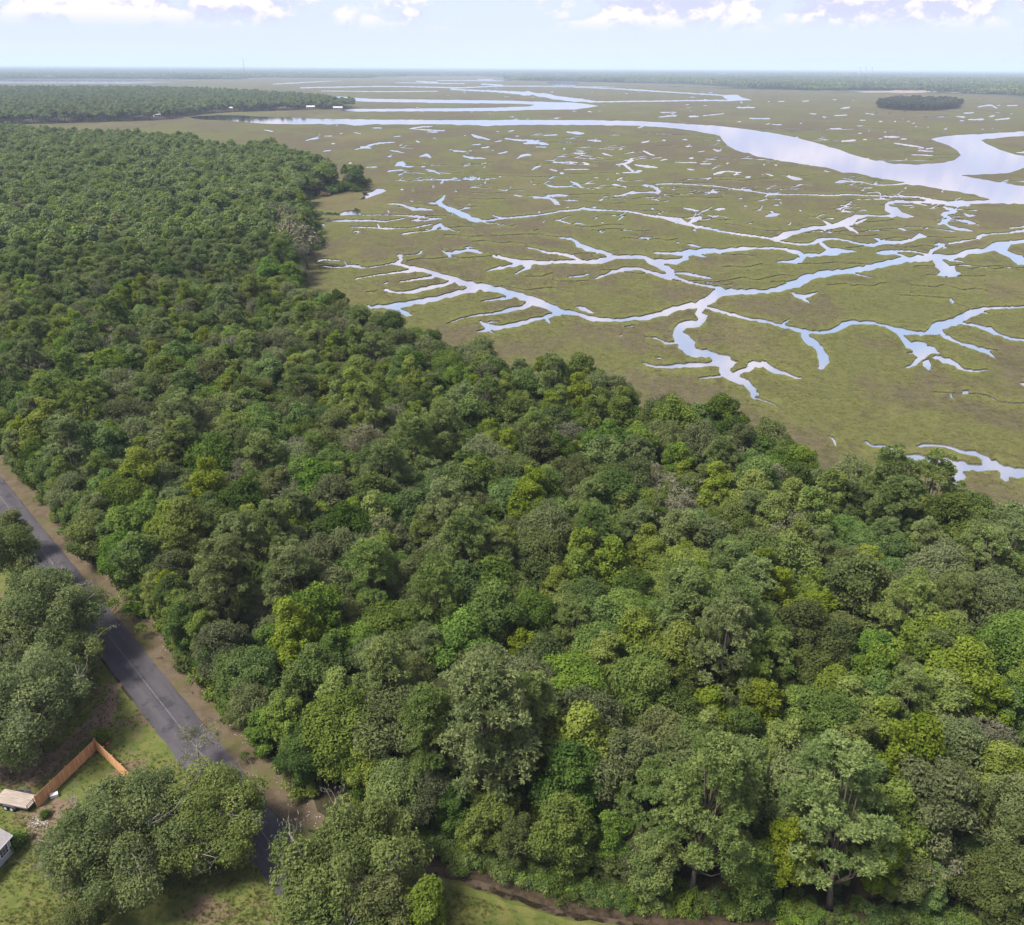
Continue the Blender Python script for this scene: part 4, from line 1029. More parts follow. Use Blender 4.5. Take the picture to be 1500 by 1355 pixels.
for tr in IND:
    kd = tr['kind']; vi = tr['var'] if tr['var'] is not None else int(g.integers(len(PROTO[kd])))
    pr = PROTO[kd][vi % len(PROTO[kd])]
    e = empty(NAME[kd], (tr['x'], tr['y'], GZ - .02), g.uniform(0, 6.28)); tr['obj'] = e
    s = tr['s']; e.rotation_euler = (g.normal() * .05, g.normal() * .05, e.rotation_euler[2]); e.scale = (s * g.uniform(1.0, 1.2), s * g.uniform(1.0, 1.2), s * g.uniform(.9, 1.06))
    for part in ('trunk', 'crown', 'extra'):
        if pr[part] is None: continue
        key = (kd, vi % len(PROTO[kd]), part)
        nm = 'hanging_moss' if part == 'extra' else ('twigs' if kd == 'snag' and part == 'crown' else part)
        if key in firsts:
            o = firsts[key].copy(); COL.objects.link(o)
        else:
            o = bpy.data.objects.new(nm, pr[part]); COL.objects.link(o); firsts[key] = o
        o.parent = e
        if part == 'extra': o['kind'] = 'stuff'

near_c = []; far_c = []
order = ['broadleaf', 'sweetgum', 'olive', 'pine', 'grey', 'snag']
nidx = {}; fidx = {}
for kd in order:
    for i in range(len(PROTO[kd])):
        nidx.setdefault(kd, []).append(len(near_c)); near_c.append(join_proto(kd, i))
spec = {'broadleaf': ('oak_leaf', 4.2, 14, 4, 0, 26, .85), 'sweetgum': ('gum_leaf', 3.3, 15.5, 4, .45, 30, .8), 'olive': ('olive_leaf', 4.1, 13, 3, 0, 24, .85), 'pine': ('pine_leaf', 3.9, 18, 7.5, .1, 24, .8), 'grey': ('grey_leaf', 3.9, 12.5, 4, 0, 18, .7)}
for kd, (mt, R, H, b, c, per, sz) in spec.items():
    for i in range(3):
        fidx.setdefault(kd, []).append(len(far_c)); far_c.append(far_proto(kd, 300 + i + len(far_c), R, H, b, mt, c, per * 1.7, sz * .8, 20))
fidx['snag'] = fidx['grey']; fidx['live'] = fidx['olive']; nidx['live'] = nidx['olive']
NEARC = coll('near_wood', near_c); FARC = coll('far_wood', far_c)


def scatter_trees(name, lst, idx, c, label):
    n_ = len(lst)
    pts = np.array([(t_['x'], t_['y'], GZ - .02) for t_ in lst]); rot = g.uniform(0, 6.28, n_)
    s = np.array([t_['s'] for t_ in lst])
    scl = np.column_stack([s * g.uniform(1.0, 1.22, n_), s * g.uniform(1.0, 1.22, n_), s * g.uniform(.86, 1.06, n_)])
    ii = [idx[t_['kind']][g.integers(len(idx[t_['kind']]))] for t_ in lst]
    return gn_scatter(name, pts, rot, scl, ii, c, label)


scatter_trees('forest', [q for q in REST if q['d'] < 380], nidx, NEARC, 'mixed green forest reaching back to the marsh edge')
# saplings and low trees that close the gaps between the trunks
sap = []
X, Y = np.meshgrid(np.arange(-260, 240, 3.6), np.arange(25, 270, 3.6)); X = X.ravel() + g.uniform(-1.3, 1.3, X.size); Y = Y.ravel() + g.uniform(-1.3, 1.3, Y.size)
k_ = inside(FOREST, X, Y) & (np.hypot(X, Y) < 270); X, Y = X[k_], Y[k_]
a_, b_, w_ = PROJ(np.column_stack([X, Y, np.full(len(X), 5.0)])); k_ = (a_ > -60) & (a_ < IW + 60) & (b_ < IH + 80)
for x, y in zip(X[k_], Y[k_]):
    sap.append(dict(kind=['broadleaf', 'broadleaf', 'olive', 'sweetgum'][int(g.integers(4))], x=x, y=y, s=g.uniform(.3, .52)))
scatter_trees('forest_understory', sap, nidx, NEARC, 'saplings and low trees filling the gaps under the forest crowns')
scatter_trees('far_forest', [q for q in REST if q['d'] >= 380], fidx, FARC, 'pine dominated forest running back along the marsh to the river')

# undergrowth along the forest edge
sh = []
for t_ in np.arange(0, 1, .002):
    i = t_ * (len(DITCH) - 1.01); k = int(i); u = i - k
    q = DITCH[k] * (1 - u) + DITCH[k + 1] * u + (dn[k]) * (1.9 + g.uniform(0, 2.6))
    sh.append((q[0], q[1], g.uniform(.2, .6)))
for s in np.arange(-330, s_end - 3, 1.15):
    q = RP(s + g.normal() * .5, 3.9 + g.uniform(-.5, 2.6)); sh.append((q[0], q[1], g.uniform(.4, 1.2)))
k_ = [(0, x, y, s) for x, y, s in sh if frame_ok(x, y, 1)]
for i in range(len(fringe) - 1):
    L = np.hypot(*(fringe[i + 1] - fringe[i]))
    if L > 400: continue
    for u in np.arange(0, 1, 1.6 / max(L, 3)):
        q = fringe[i] * (1 - u) + fringe[i + 1] * u + g.normal(size=2) * 2.4
        k_.append((1 if g.random() < .3 else 0, q[0], q[1], g.uniform(.7, 2.0)))
shc = [join_proto('shrub', i) for i in range(3)] + [join_proto('brush', i) for i in range(2)]
SHC = coll('undergrowth', shc)
gn_scatter('undergrowth', np.array([(x, y, GZ - .05 if not b else .1) for b, x, y, s in k_]), g.uniform(0, 6.28, len(k_)), np.array([(s, s, s) for b, x, y, s in k_]), [int(g.integers(3)) if not b else 3 + int(g.integers(2)) for b, x, y, s in k_], SHC, 'low shrubs and dry brush along the forest edges')
# ------------------------------------------------------------------ fence, trailer, shed and small things in the yard
n = NT('cedar_fence_boards'); co = n.coord()
wv = n.noise(n.mapping(co, (6.5, 6.5, .35)), 1.0, 3, .6); gr_ = n.noise(n.mapping(co, (30, 30, 2)), 1.0, 3, .6)
c = n.mix(n.ramp(wv, .35, .65), (.42, .215, .1), (.58, .335, .175))
M['cedar'] = n.done(n.bsdf(n.mix(n.math('MULTIPLY', n.ramp(gr_, .45, .7), .4), c, (.3, .15, .075)), .8, .2, n.bump(gr_, .3, .01)))
M['cedar_post'] = simple_mat('cedar_posts', (.27, .13, .06), (.4, .215, .11), 6, .85, .2, .3, (2, 2, .5))
M['deck'] = simple_mat('weathered_deck_planks', (.19, .155, .13), (.36, .31, .27), 1.6, .9, .15, .4, (.5, 8, 1))
M['steel'] = simple_mat('dark_trailer_steel', (.025, .027, .035), (.06, .06, .07), 5, .5, .5, .1)
M['rubber'] = simple_mat('tyre_rubber', (.018, .018, .018), (.035, .034, .033), 9, .85, .3, .2)
M['rim'] = simple_mat('pale_wheel_rim', (.45, .45, .46), (.62, .62, .63), 9, .4, .5, .05, metallic=.3)
M['siding'] = simple_mat('lilac_grey_siding', (.32, .31, .345), (.39, .38, .415), 2.0, .7, .3, .1, (1, 1, 6))
M['shingle'] = simple_mat('grey_roof_shingles', (.2, .185, .19), (.33, .31, .32), 3.0, .9, .15, .6, (2, 2, 8))
M['white'] = simple_mat('white_trim_paint', (.52, .52, .52), (.62, .62, .62), 2.0, .5, .4, .05)
M['glass'] = simple_mat('dark_window_glass', (.02, .024, .03), (.04, .045, .055), 1.0, .08, .6, .0)
M['red'] = simple_mat('red_plastic', (.24, .05, .04), (.3, .07, .05), 3.0, .5, .4, .05)
M['gravel'] = simple_mat('verge_stones', (.2, .175, .15), (.36, .33, .3), 4.0, .9, .15, .3)
M['rubble'] = simple_mat('pale_rubble', (.19, .17, .145), (.31, .285, .255), 4.0, .9, .15, .3)
LZ = GZ + .006


def yaw(a, b): return math.atan2(b[1] - a[1], b[0] - a[0])


def fence_run(a, b, root, ox, oy, h=1.83):
    a = np.array(a[:2]); b = np.array(b[:2]); L = np.linalg.norm(b - a); ang = yaw(a, b)
    k = max(1, round(L / 2.4)); pl = L / k
    g = np.random.default_rng(int(abs(a[0]) * 10))
    for i in range(k + 1):
        p = a + (b - a) * i / k
        mb = MB(); mb.box(-.05, .05, .022, .122, -.3, h + .06, c=.008)
        mb.box(-.06, .06, .012, .132, h + .06, h + .09)
        mb.build('fence_post', M['cedar_post'], root, (p[0] - ox, p[1] - oy, 0), (0, 0, ang))
    for i in range(k):
        p = a + (b - a) * i / k
        mb = MB(); x = .004
        while x < pl - .02:
            w_ = min(.14, pl - x); hh = h + g.normal() * .012; q = g.uniform(-.003, .003)
            mb.box(x, x + w_ - .006, -.012 + q, .008 + q, .04, hh - .03); x += w_
        pan = mb.build('fence_panel', M['cedar'], root, (p[0] - ox, p[1] - oy, 0), (0, 0, ang))
        for z in (.3, .95, 1.6):
            r = MB(); r.box(.052, pl - .052, .016, .058, z - .045, z + .045, c=.004); r.build('rail', M['cedar_post'], pan)


cA, cB, cC = P(56, 1183, LZ), P(142, 1099, LZ), P(222, 1176, LZ)
root = empty('wooden_fence', (cB[0], cB[1], LZ)); tag(root, 'orange cedar board fence with a sharp corner on the lawn', 'fence')
fence_run(cA, cB, root, cB[0], cB[1]); fence_run(cB, cC, root, cB[0], cB[1])

# tandem flat trailer
t0, t1, t2 = P(50, 1164, LZ + .7), P(8, 1155.5, LZ + .7), P(46, 1182, LZ + .7)
ang = yaw(t1, t0); ctr = (np.array(P(-3, 1175, LZ + .7)) + t0) / 2
tr = empty('flatbed_trailer', (ctr[0], ctr[1], LZ), ang); tag(tr, 'flat trailer with weathered plank deck parked against the wooden fence', 'trailer')
Lh, Wh = 2.45, 1.02
g_ = np.random.default_rng(21)
mb = MB(); y = -Wh
while y < Wh - .05:
    z = g_.uniform(-.006, .006); mb.box(-Lh + g_.uniform(0, .03), Lh - g_.uniform(0, .03), y, y + .19, .66 + z, .70 + z, c=.004); y += .2
mb.build('deck', M['deck'], tr)
mb = MB()
for s in (-1, 1): mb.box(-Lh - .02, Lh + .02, s * (Wh + .04) - .04, s * (Wh + .04) + .04, .55, .715, c=.01)
for x in np.linspace(-Lh, Lh, 6): mb.box(x - .035, x + .035, -Wh, Wh, .55, .65)
mb.build('frame', M['steel'], tr)
mb = MB(); mb.tube([(-Lh, .5, .6), (-Lh - 1.3, .05, .55)], .05, 6); mb.tube([(-Lh, -.5, .6), (-Lh - 1.3, -.05, .55)], .05, 6); mb.box(-Lh - 1.55, -Lh - 1.2, -.06, .06, .5, .6, c=.01); mb.tube([(-Lh - 1.1, 0, 0), (-Lh - 1.1, 0, .95)], .035, 6)
mb.build('tongue', M['steel'], tr)
mb = MB()
for x in (Lh - .05,):
    for yy in (-Wh, 0, Wh): mb.box(x - .03, x + .03, yy - .03, yy + .03, .7, 1.15)
    mb.box(x - .025, x + .025, -Wh, Wh, 1.1, 1.16)
    mb.box(x - .02, x + .02, -Wh, Wh, .88, .93)
mb.build('end_rail', M['steel'], tr)
for s in (-1, 1):
    mb = MB(); yy0, yy1 = (Wh + .1, Wh + .36) if s > 0 else (-Wh - .36, -Wh - .1)
    prof = [(-.95, .52), (-.72, .78), (-.4, .84), (.4, .84), (.72, .78), (.95, .52)]
    for (x0, z0), (x1, z1) in zip(prof, prof[1:]):
        mb.add([(x0, yy0, z0), (x1, yy0, z1), (x1, yy1, z1), (x0, yy1, z0), (x0, yy0, z0 - .03), (x1, yy0, z1 - .03), (x1, yy1, z1 - .03), (x0, yy1, z0 - .03)], [(0, 1, 2, 3), (7, 6, 5, 4), (0, 4, 5, 1), (2, 6, 7, 3)])
    mb.build('fender', M['steel'], tr)
    for x in (-.42, .42):
        yc = s * (Wh + .23)
        mb = MB(); mb.tube([(0, -.1, 0), (0, -.07, 0), (0, .07, 0), (0, .1, 0)], [.29, .34, .34, .29], 20)
        wh = mb.build('wheel', M['rubber'], tr, (x, yc, .34), smooth=False)
        mb = MB(); mb.tube([(0, s * .085, 0), (0, s * .112, 0)], [.2, .18], 16); mb.tube([(0, s * .1, 0), (0, s * .14, 0)], [.06, .05], 10); mb.build('rim', M['rim'], wh)
mb = MB()
for x in (-.42, .42): mb.tube([(x, -Wh - .2, .34), (x, Wh + .2, .34)], .035, 6)
mb.build('axle', M['steel'], tr)

# shed: its long eave side with a window faces the lawn
a_, b_ = P(19.5, 1249, LZ), P(-6, 1278, LZ)
ang = yaw(b_, a_); Ls = 7.0; Ds = 4.4; Hs = 2.55
sh_ = empty('garden_shed', (a_[0], a_[1], LZ), ang); tag(sh_, 'small lilac grey shed with a white framed window at the lawn edge', 'shed')
# local: x runs back along the wall (negative), y towards the left (away from the lawn)
sgn = 1 if (np.array([-math.sin(ang), math.cos(ang)]) @ (P(-80, 1220)[:2] - a_[:2])) > 0 else -1
def Y2(y): return y * sgn
mb = MB(); y0, y1 = sorted((0.0, Y2(Ds)))
mb.box(-Ls, 0, y0, y1, 0, Hs)
rz = Hs + 1.15
for x in (-Ls, 0): mb.add([(x, y0, Hs), (x, y1, Hs), (x, (y0 + y1) / 2, rz)], [(0, 1, 2)] if x == 0 else [(2, 1, 0)])
for zz_ in np.arange(.18, Hs - .05, .18):      # lap siding
    mb.box(-Ls, .012, *sorted((Y2(-.014), Y2(-.002))), zz_, zz_ + .165)
mb.build('wall', M['siding'], sh_)
mb = MB(); ov = .32; ym = (y0 + y1) / 2
for side in (y0 - ov, y1 + ov):
    ze = Hs - ov * 1.15 / (Ds / 2) + .06
    vs_ = [(-Ls - ov, side, ze), (ov, side, ze), (ov, ym, rz + .06), (-Ls - ov, ym, rz + .06)]
    mb.add(vs_ + [(x, y, z - .055) for x, y, z in vs_], [(0, 1, 2, 3), (7, 6, 5, 4), (0, 4, 5, 1), (1, 5, 6, 2), (3, 7, 4, 0)])
rf = mb.build('roof', M['shingle'], sh_)
mb = MB(); e = Y2(-ov - .02); ze = Hs - ov * 1.15 / (Ds / 2)
mb.box(-Ls - ov, ov, *sorted((e - .02, e + .02)), ze - .12, ze + .05)
for q in (-1, 1):
    yy = ym + q * (Ds / 2 + ov); 
    mb.add([(ov + .02, yy, ze - .1), (ov + .02, yy, ze + .05), (ov + .02, ym, rz + .05), (ov + .02, ym, rz - .1)], [(0, 1, 2, 3), (3, 2, 1, 0)])
mb.build('fascia', M['white'], rf)
mb = MB(); x0, x1, z0, z1 = -1.55, -.45, .85, 2.0; t_ = .1
for bx_ in ((x0 - t_, x0, z0 - t_, z1 + t_), (x1, x1 + t_, z0 - t_, z1 + t_), (x0, x1, z1, z1 + t_), (x0, x1, z0 - t_, z0)):
    mb.box(bx_[0], bx_[1], *sorted((Y2(-.06), Y2(-.015))), bx_[2], bx_[3])
for xm in (x0 + (x1 - x0) / 3, x0 + (x1 - x0) * 2 / 3): mb.box(xm - .018, xm + .018, *sorted((Y2(-.045), Y2(-.02))), z0, z1)
for zm in (z0 + .38, z0 + .77): mb.box(x0, x1, *sorted((Y2(-.042), Y2(-.021))), zm - .018, zm + .018)
wf = mb.build('window', M['white'], sh_)
mb = MB(); mb.box(x0, x1, *sorted((Y2(-.024), Y2(-.016))), z0, z1); mb.build('pane', M['glass'], wf)
mb = MB(); mb.box(-.1, .02, *sorted((Y2(-.03), Y2(-.0145))), .02, Hs - .08); mb.build('corner_board', M['white'], sh_)

# bare earth between the oaks, the trailer and the fence
M['earth'] = lawn_mat('bare_earth', (.12, .085, .06), (.155, .115, .085), (.07, .072, .025), .55)
for i_, pl_ in enumerate(([(-40, 1128), (20, 1118), (60, 1104), (92, 1090), (120, 1062), (150, 1030), (160, 1000), (178, 1002), (172, 1040), (150, 1072), (120, 1088), (95, 1110), (70, 1132), (50, 1152), (20, 1150), (-40, 1152)], [(62, 1180), (84, 1170), (108, 1172), (122, 1186), (100, 1205), (84, 1226), (60, 1232), (38, 1222), (40, 1204), (52, 1192)])):
    sheet('bare_earth', W([(a, b, LZ) for a, b in pl_]), LZ + .006, M['earth'], 'worn brown earth in the yard grass', step=.8, jit=.28, seed=60 + i_)
# small things
q = P(80, 1167, LZ); co_ = empty('cooler_box', (q[0], q[1], LZ), .5); tag(co_, 'white box lying on the grass beside the wooden fence', 'box')
mb = MB(); mb.box(-.42, .42, -.26, .26, .02, .4, c=.03); mb.build('body', M['white'], co_)
mb = MB(); mb.box(-.44, .44, -.28, .28, .405, .48, c=.02); mb.build('lid', M['white'], co_)
q = P(158, 1091, LZ); mb = MB(); mb.box(-.22, .22, -.16, .16, 0, .3, c=.03); mb.tube([(-.16, 0, .3), (-.16, 0, .42), (.12, 0, .42), (.16, 0, .3)], .025, 6); mb.tube([(.2, .1, .28), (.27, .1, .4)], .03, 6)
tag(mb.build('fuel_can', M['red'], None, (q[0], q[1], LZ), (0, 0, .7)), 'small red container on the grass outside the fence corner', 'can')
g_ = np.random.default_rng(31); mb = MB()
for i in range(130):
    u, v = g_.normal(size=2); q = P(56 + u * 7, 1204 + v * 4.5, LZ); r = g_.uniform(.04, .1)
    Mx = Matrix.Translation((q[0], q[1], LZ + r * .3)) @ Matrix.Rotation(g_.uniform(0, 6), 4, 'Z') @ Matrix.Rotation(g_.uniform(-.4, .4), 4, 'X')
    mb.box(-r, r, -r * g_.uniform(.5, .9), r * g_.uniform(.5, .9), -r * .5, r * .5, M=Mx, c=r * .2)
tag(mb.build('rubble_patch', M['rubble']), 'pale broken stones strewn on bare ground near the shed', kind='stuff')
# gravel along the verge
mb = MB()
for i in range(320):
    s = g_.uniform(RC(*P(70, 780)[:2])[0], s_end + 6); t = 3.0 + g_.normal() * .5 + .5 * math.sin(s * .35); q = RP(s, t); r = g_.uniform(.03, .10)
    Mx = Matrix.Translation((q[0], q[1], GZ + .045 + r * .2)) @ Matrix.Rotation(g_.uniform(0, 6), 4, 'Z')
    mb.box(-r, r, -r * .7, r * .7, -r * .4, r * .4, M=Mx)
tag(mb.build('verge_gravel', M['gravel']), 'pale gravel scattered along the red verge', kind='stuff')
# shrubs one by one
for px, py, vi, s, lab in ((151, 1086, 0, .62, 'dark round bush outside the corner of the wooden fence'), (24, 1238, 1, .95, 'dark bush against the corner of the lilac shed'), (66, 1196, 1, .5, 'low dark weeds at the near end of the fence'), (100, 1040, 2, .8, 'leafy bush under the dark live oak at the dirt edge')):
    pr = PROTO['shrub'][vi]; q = P(px, py, LZ)
    e = empty('bush', (q[0], q[1], LZ)); e.scale = (s, s, s); tag(e, lab, 'bush')
    link('stem', pr['trunk'], e); link('leaves', pr['crown'], e)
# grass tufts over the lawns
gg = np.random.default_rng(77)
def tuft(seed):
    g = np.random.default_rng(seed); N = 16; a = g.uniform(0, 6.28, N); r = g.uniform(0, .1, N); h = g.uniform(.06, .15, N); ln = g.uniform(.03, .13, N)
    b = np.stack([r * np.cos(a), r * np.sin(a), np.zeros(N)], 1); w_ = np.stack([-np.sin(a), np.cos(a), np.zeros(N)], 1) * .012
    tp = b + np.stack([ln * np.cos(a), ln * np.sin(a), h], 1)
    V = np.stack([b - w_, b + w_, tp + w_ * .3, tp - w_ * .3], 1).reshape(-1, 3)
    return bpy.data.objects.new('tuft', mesh_from('grass_tuft', V, np.arange(len(V)).reshape(-1, 4), [M['grass']], attrs={'var': np.repeat(g.random(N), 4)}))
M['grass'] = leaf_mat('grass_blades', (.075, .09, .026), (.125, .125, .045), .04, .25)
TC = coll('grass_tufts', [tuft(i) for i in range(4)])
px_ = gg.uniform(0, 1000, 60000); py_ = gg.uniform(960, 1390, 60000)
dd_ = f0[None] + RT[None] * ((px_ - IW / 2) / FPX)[:, None] - UP[None] * ((py_ - IH / 2) / FPX)[:, None]
q_ = CAMP + dd_ * ((LZ - CAM_H) / dd_[:, 2])[:, None]
s_, t_ = RC(q_[:, 0], q_[:, 1])
dd_ = np.min(np.stack([np.hypot(q_[:, 0] - c_[0], q_[:, 1] - c_[1]) for i in range(len(DITCH) - 1) for c_ in (DITCH[i], (DITCH[i] + DITCH[i + 1]) / 2)]), 0)
wb = np.sin(q_[:, 0] / 3.1 + 1.3 * np.sin(q_[:, 1] / 2.2)) * np.cos(q_[:, 1] / 2.8 + .8)
ok_ = ~inside(FOREST, q_[:, 0], q_[:, 1]) & ~((t_ > -ROADW) & (t_ < 4.8)) & (dd_ > .8) & (wb + gg.normal(size=len(wb)) * .5 > -.1)
pts = q_[ok_][:11000]
N = len(pts); sc_ = gg.uniform(.6, 1.5, N)
gn_scatter('grass', pts, gg.uniform(0, 6.28, N), np.column_stack([sc_, sc_, sc_]), gg.integers(0, 4, N), TC, 'uneven grass tufts on the lawns beside road and ditch')
# ------------------------------------------------------------------ far shores
def jgrid(poly, step, g, keep=None):
    p = np.asarray(poly); x0, y0 = p.min(0); x1, y1 = p.max(0)
    X, Y = np.meshgrid(np.arange(x0, x1, step), np.arange(y0, y1, step)); X = X.ravel() + g.uniform(-.45, .45, X.size) * step; Y = Y.ravel() + g.uniform(-.45, .45, Y.size) * step
    a, b, w_ = PROJ(np.column_stack([X, Y, np.full(len(X), 8.0)])); k = (a > -90) & (a < IW + 90); X, Y = X[k], Y[k]
    k = inside(poly, X, Y); return X[k], Y[k]
g = np.random.default_rng(12)
PEN = W([(-400, 186.5, 0), (0, 182, 0), (60, 181.5, 0), (120, 179.5, 0), (200, 177.3, 0), (258, 174, 0), (283, 168.5, 0), (330, 164.5, 0), (400, 162.5, 0), (450, 160.5, 0), (512, 159.5, 0), (518, 157.5, 0), (500, 152, 4), (480, 146, 8), (430, 137, 14), (300, 129, 16), (200, 126.5, 16), (0, 126, 16), (-400, 126, 16)])
sheet('far_shore', PEN, .35, M['floor'], 'low wooded point of land behind the first river', skirt=.7, step=40, jit=4)
X, Y = jgrid(PEN, 10.5, g)
sp = np.array(PEN[:14]); keepout = []
HOUSES = [(41, 175.5, 9, 8, 3.2, 'white', 'grey', .2, 'small white house among trees at the far left shore'), (86, 173, 13, 9, 4, 'white', 'orange', .1, 'house with an orange roof on the far left shore'), (197, 169, 12, 9, 4, 'pale', 'grey', -.2, 'grey house half hidden in the middle of the far shore woods'), (230, 171, 10, 8, 3.5, 'pale', 'grey', .3, 'low grey house right of the half hidden one'), (268, 159, 12, 9, 5, 'white', 'white', .4, 'white house where the far shore bends to the river'), (315, 161.5, 14, 7, 3, 'pale', 'white', .0, 'long pale boathouse by the river bank'), (337, 160.5, 10, 7, 3, 'pale', 'white', .1, 'pale boathouse past the long pale one'), (365, 154, 22, 13, 6, 'white', 'white', .05, 'large white roofed house above the far river bank'), (380, 151.5, 9, 9, 8, 'white', 'grey', .2, 'tall white house right of the large white roof'), (391, 152.5, 9, 8, 7, 'pale', 'grey', .0, 'narrow pale house second right of the large white roof'), (414, 157.5, 16, 9, 4, 'white', 'grey', -.1, 'low white house on the bank before the wooded point'), (455, 159, 16, 8, 3.4, 'pale', 'white', .1, 'pale waterside house under the wooded point'), (495, 160, 18, 7, 3.2, 'pale', 'white', .0, 'long pale dock house near the tip of the point'),
          (300, 115.5, 34, 26, 11, 'pale', 'pale', .1, 'pale building on the distant shore beyond the woods'), (342, 115.3, 40, 26, 10, 'pale', 'grey', -.1, 'wider grey roofed building on the distant shore')]
M['pale'] = simple_mat('pale_house_paint', (.3, .29, .275), (.38, .365, .345), 1.0, .7, .2, .05)
M['orange_roof'] = simple_mat('orange_roof_tiles', (.5, .24, .13), (.62, .33, .2), 1.0, .8, .2, .2)
M['white_roof'] = simple_mat('pale_metal_roof', (.36, .36, .37), (.45, .45, .46), 1.0, .5, .4, .05)
RM = {'grey': M['shingle'], 'orange': M['orange_roof'], 'white': M['white_roof'], 'pale': M['pale']}


def house(px, py, w_, d_, h, wm, rm, rot_, lab, name='house', cat='house', z=.35):
    q = P(px, py, z); keepout.append((q[0], q[1], w_ * .75 + 5))
    base_rot = -math.atan2(q[0], q[1]) + rot_
    r = empty(name, (q[0], q[1], z), base_rot); tag(r, lab, cat, None)
    mb = MB(); mb.box(-w_ / 2, w_ / 2, -d_ / 2, d_ / 2, 0, h); rh = h + d_ * .28
    mb.add([(-w_ / 2, -d_ / 2, h), (-w_ / 2, d_ / 2, h), (-w_ / 2, 0, rh)], [(2, 1, 0)]); mb.add([(w_ / 2, -d_ / 2, h), (w_ / 2, d_ / 2, h), (w_ / 2, 0, rh)], [(0, 1, 2)])
    mb.build('wall', M[wm], r)
    mb = MB(); o_ = .06 * d_
    for sd_ in (-1, 1):
        v = [(-w_ / 2 - o_, sd_ * (d_ / 2 + o_), h - o_ * .4), (w_ / 2 + o_, sd_ * (d_ / 2 + o_), h - o_ * .4), (w_ / 2 + o_, 0, rh + .12), (-w_ / 2 - o_, 0, rh + .12)]
        mb.add(v + [(a, b, c - .25) for a, b, c in v], [(0, 1, 2, 3), (7, 6, 5, 4), (0, 4, 5, 1), (1, 5, 6, 2), (3, 7, 4, 0)])
    mb.build('roof', RM[rm], r)
    k = max(2, int(w_ / 3.5)); mb = MB()
    for i in range(k):
        x = -w_ / 2 + w_ * (i + .5) / k; ww = w_ / k * .25
        for f in range(max(1, int(h / 3.2))): mb.box(x - ww, x + ww, -d_ / 2 - .06, -d_ / 2 - .005, (f + .3) * h / max(1, int(h / 3.2)), (f + .78) * h / max(1, int(h / 3.2)))
    mb.build('window', M['glass'], r)
    return r


for hh in HOUSES: house(*hh)
for o in list(COL.objects):
    if o.get('category') == 'house' : o['group'] = 'houses along the far shore'
kx = np.ones(len(X), bool)
for a, b, r in keepout:
    kx &= np.hypot(X - a, Y - b) > r
    # keep the river side of each house open
    u = np.array([a, b]) / math.hypot(a, b); s_ = X * u[0] + Y * u[1]; t_ = X * u[1] - Y * u[0]; ta = a * u[1] - b * u[0]; dd = math.hypot(a, b)
    kx &= ~((np.abs(t_ - ta) < r * .8) & (s_ < dd) & (s_ > dd - 60))
X, Y = X[kx], Y[kx]
spec2 = [('far_leaf', 4.6, 13, 3, 0), ('far_leaf', 5.2, 14, 3, 0), ('pine_leaf', 4.2, 17, 5, .1), ('olive_leaf', 4.8, 12, 2, 0), ('far_leaf', 4.2, 15.5, 3, .2)]
vf = [far_proto('distant', 500 + i, R, H, b, mt, c, 14, 1.25, 13) for i, (mt, R, H, b, c) in enumerate(spec2)]
VF = coll('distant_wood', vf)
n_ = len(X); s = g.uniform(.9, 1.35, n_)
gn_scatter('far_woods', np.column_stack([X, Y, np.full(n_, .3)]), g.uniform(0, 6.28, n_), np.column_stack([s * 1.12, s * 1.12, s]), g.integers(0, 5, n_), VF, 'woods on the point of land across the river')
# tree island in the marsh
th = np.arange(40) * 2 * math.pi / 40
ISL = [tuple(P(1346 + 62 * math.cos(a), 156.0 + 6.3 * math.sin(a))[:2]) for a in th]
sheet('island', ISL, .3, M['floor'], 'small wooded island in the marsh', skirt=.5)
X, Y = jgrid(ISL, 8.5, g); n_ = len(X); s = g.uniform(.7, 1.25, n_)
mi_ = far_proto('island_tree', 520, 4.8, 13, 1.5, 'isle_leaf', 0, 16, 1.15, 14) if 'isle_leaf' in M else None
M['isle_leaf'] = leaf_mat('island_tree_leaves', (.05, .062, .042), (.115, .125, .085), .03, .22)
IC = coll('island_wood', [far_proto('island_tree', 520 + i, 4.8, 13 + i, 1.2, 'isle_leaf', 0, 16, 1.1, 14) for i in range(3)])
gn_scatter('island_woods', np.column_stack([X, Y, np.full(n_, .25)]), g.uniform(0, 6.28, n_), np.column_stack([s, s, s]), g.integers(0, 3, n_), IC, 'dense dark grove on the small marsh island')
# the mainland along the horizon
LAND = W([(-900, 115.4), (0, 115.4), (200, 115.5), (290, 116.5), (350, 116.2), (380, 113.6), (530, 114.6), (600, 111.8), (680, 112), (705, 111.8), (740, 114.5), (750, 119), (800, 119.2), (850, 120), (900, 121), (960, 122.5), (1000, 123.5), (1060, 127), (1100, 130.5), (1160, 132), (1240, 134.5), (1260, 136.5), (1410, 137), (1480, 140), (1500, 144.5), (1560, 150), (1900, 175)])
LANDP = LAND + [(33000, 3000), (33000, 45500), (-33000, 45500), (-33000, LAND[0][1])]
M['landfloor'] = simple_mat('far_land_ground', (.035, .05, .03), (.07, .085, .05), .01, .95, .05, .0)
sheet('mainland', LANDP, .4, M['landfloor'], 'distant wooded mainland along the horizon')
CLEAR = W([(1250, 134.3), (1268, 136.0), (1300, 135.6), (1318, 136.6), (1345, 136.3), (1370, 135.2), (1408, 136.2), (1400, 134.2), (1372, 133.6), (1350, 131.8), (1318, 131.2), (1306, 133.2), (1280, 133.3)])
M['sand'] = simple_mat('bare_sandy_ground', (.16, .13, .105), (.25, .2, .17), .02, .95, .05, .0)
sheet('clearing', CLEAR, .43, M['sand'], 'pale bare clearing at the edge of the far woods')
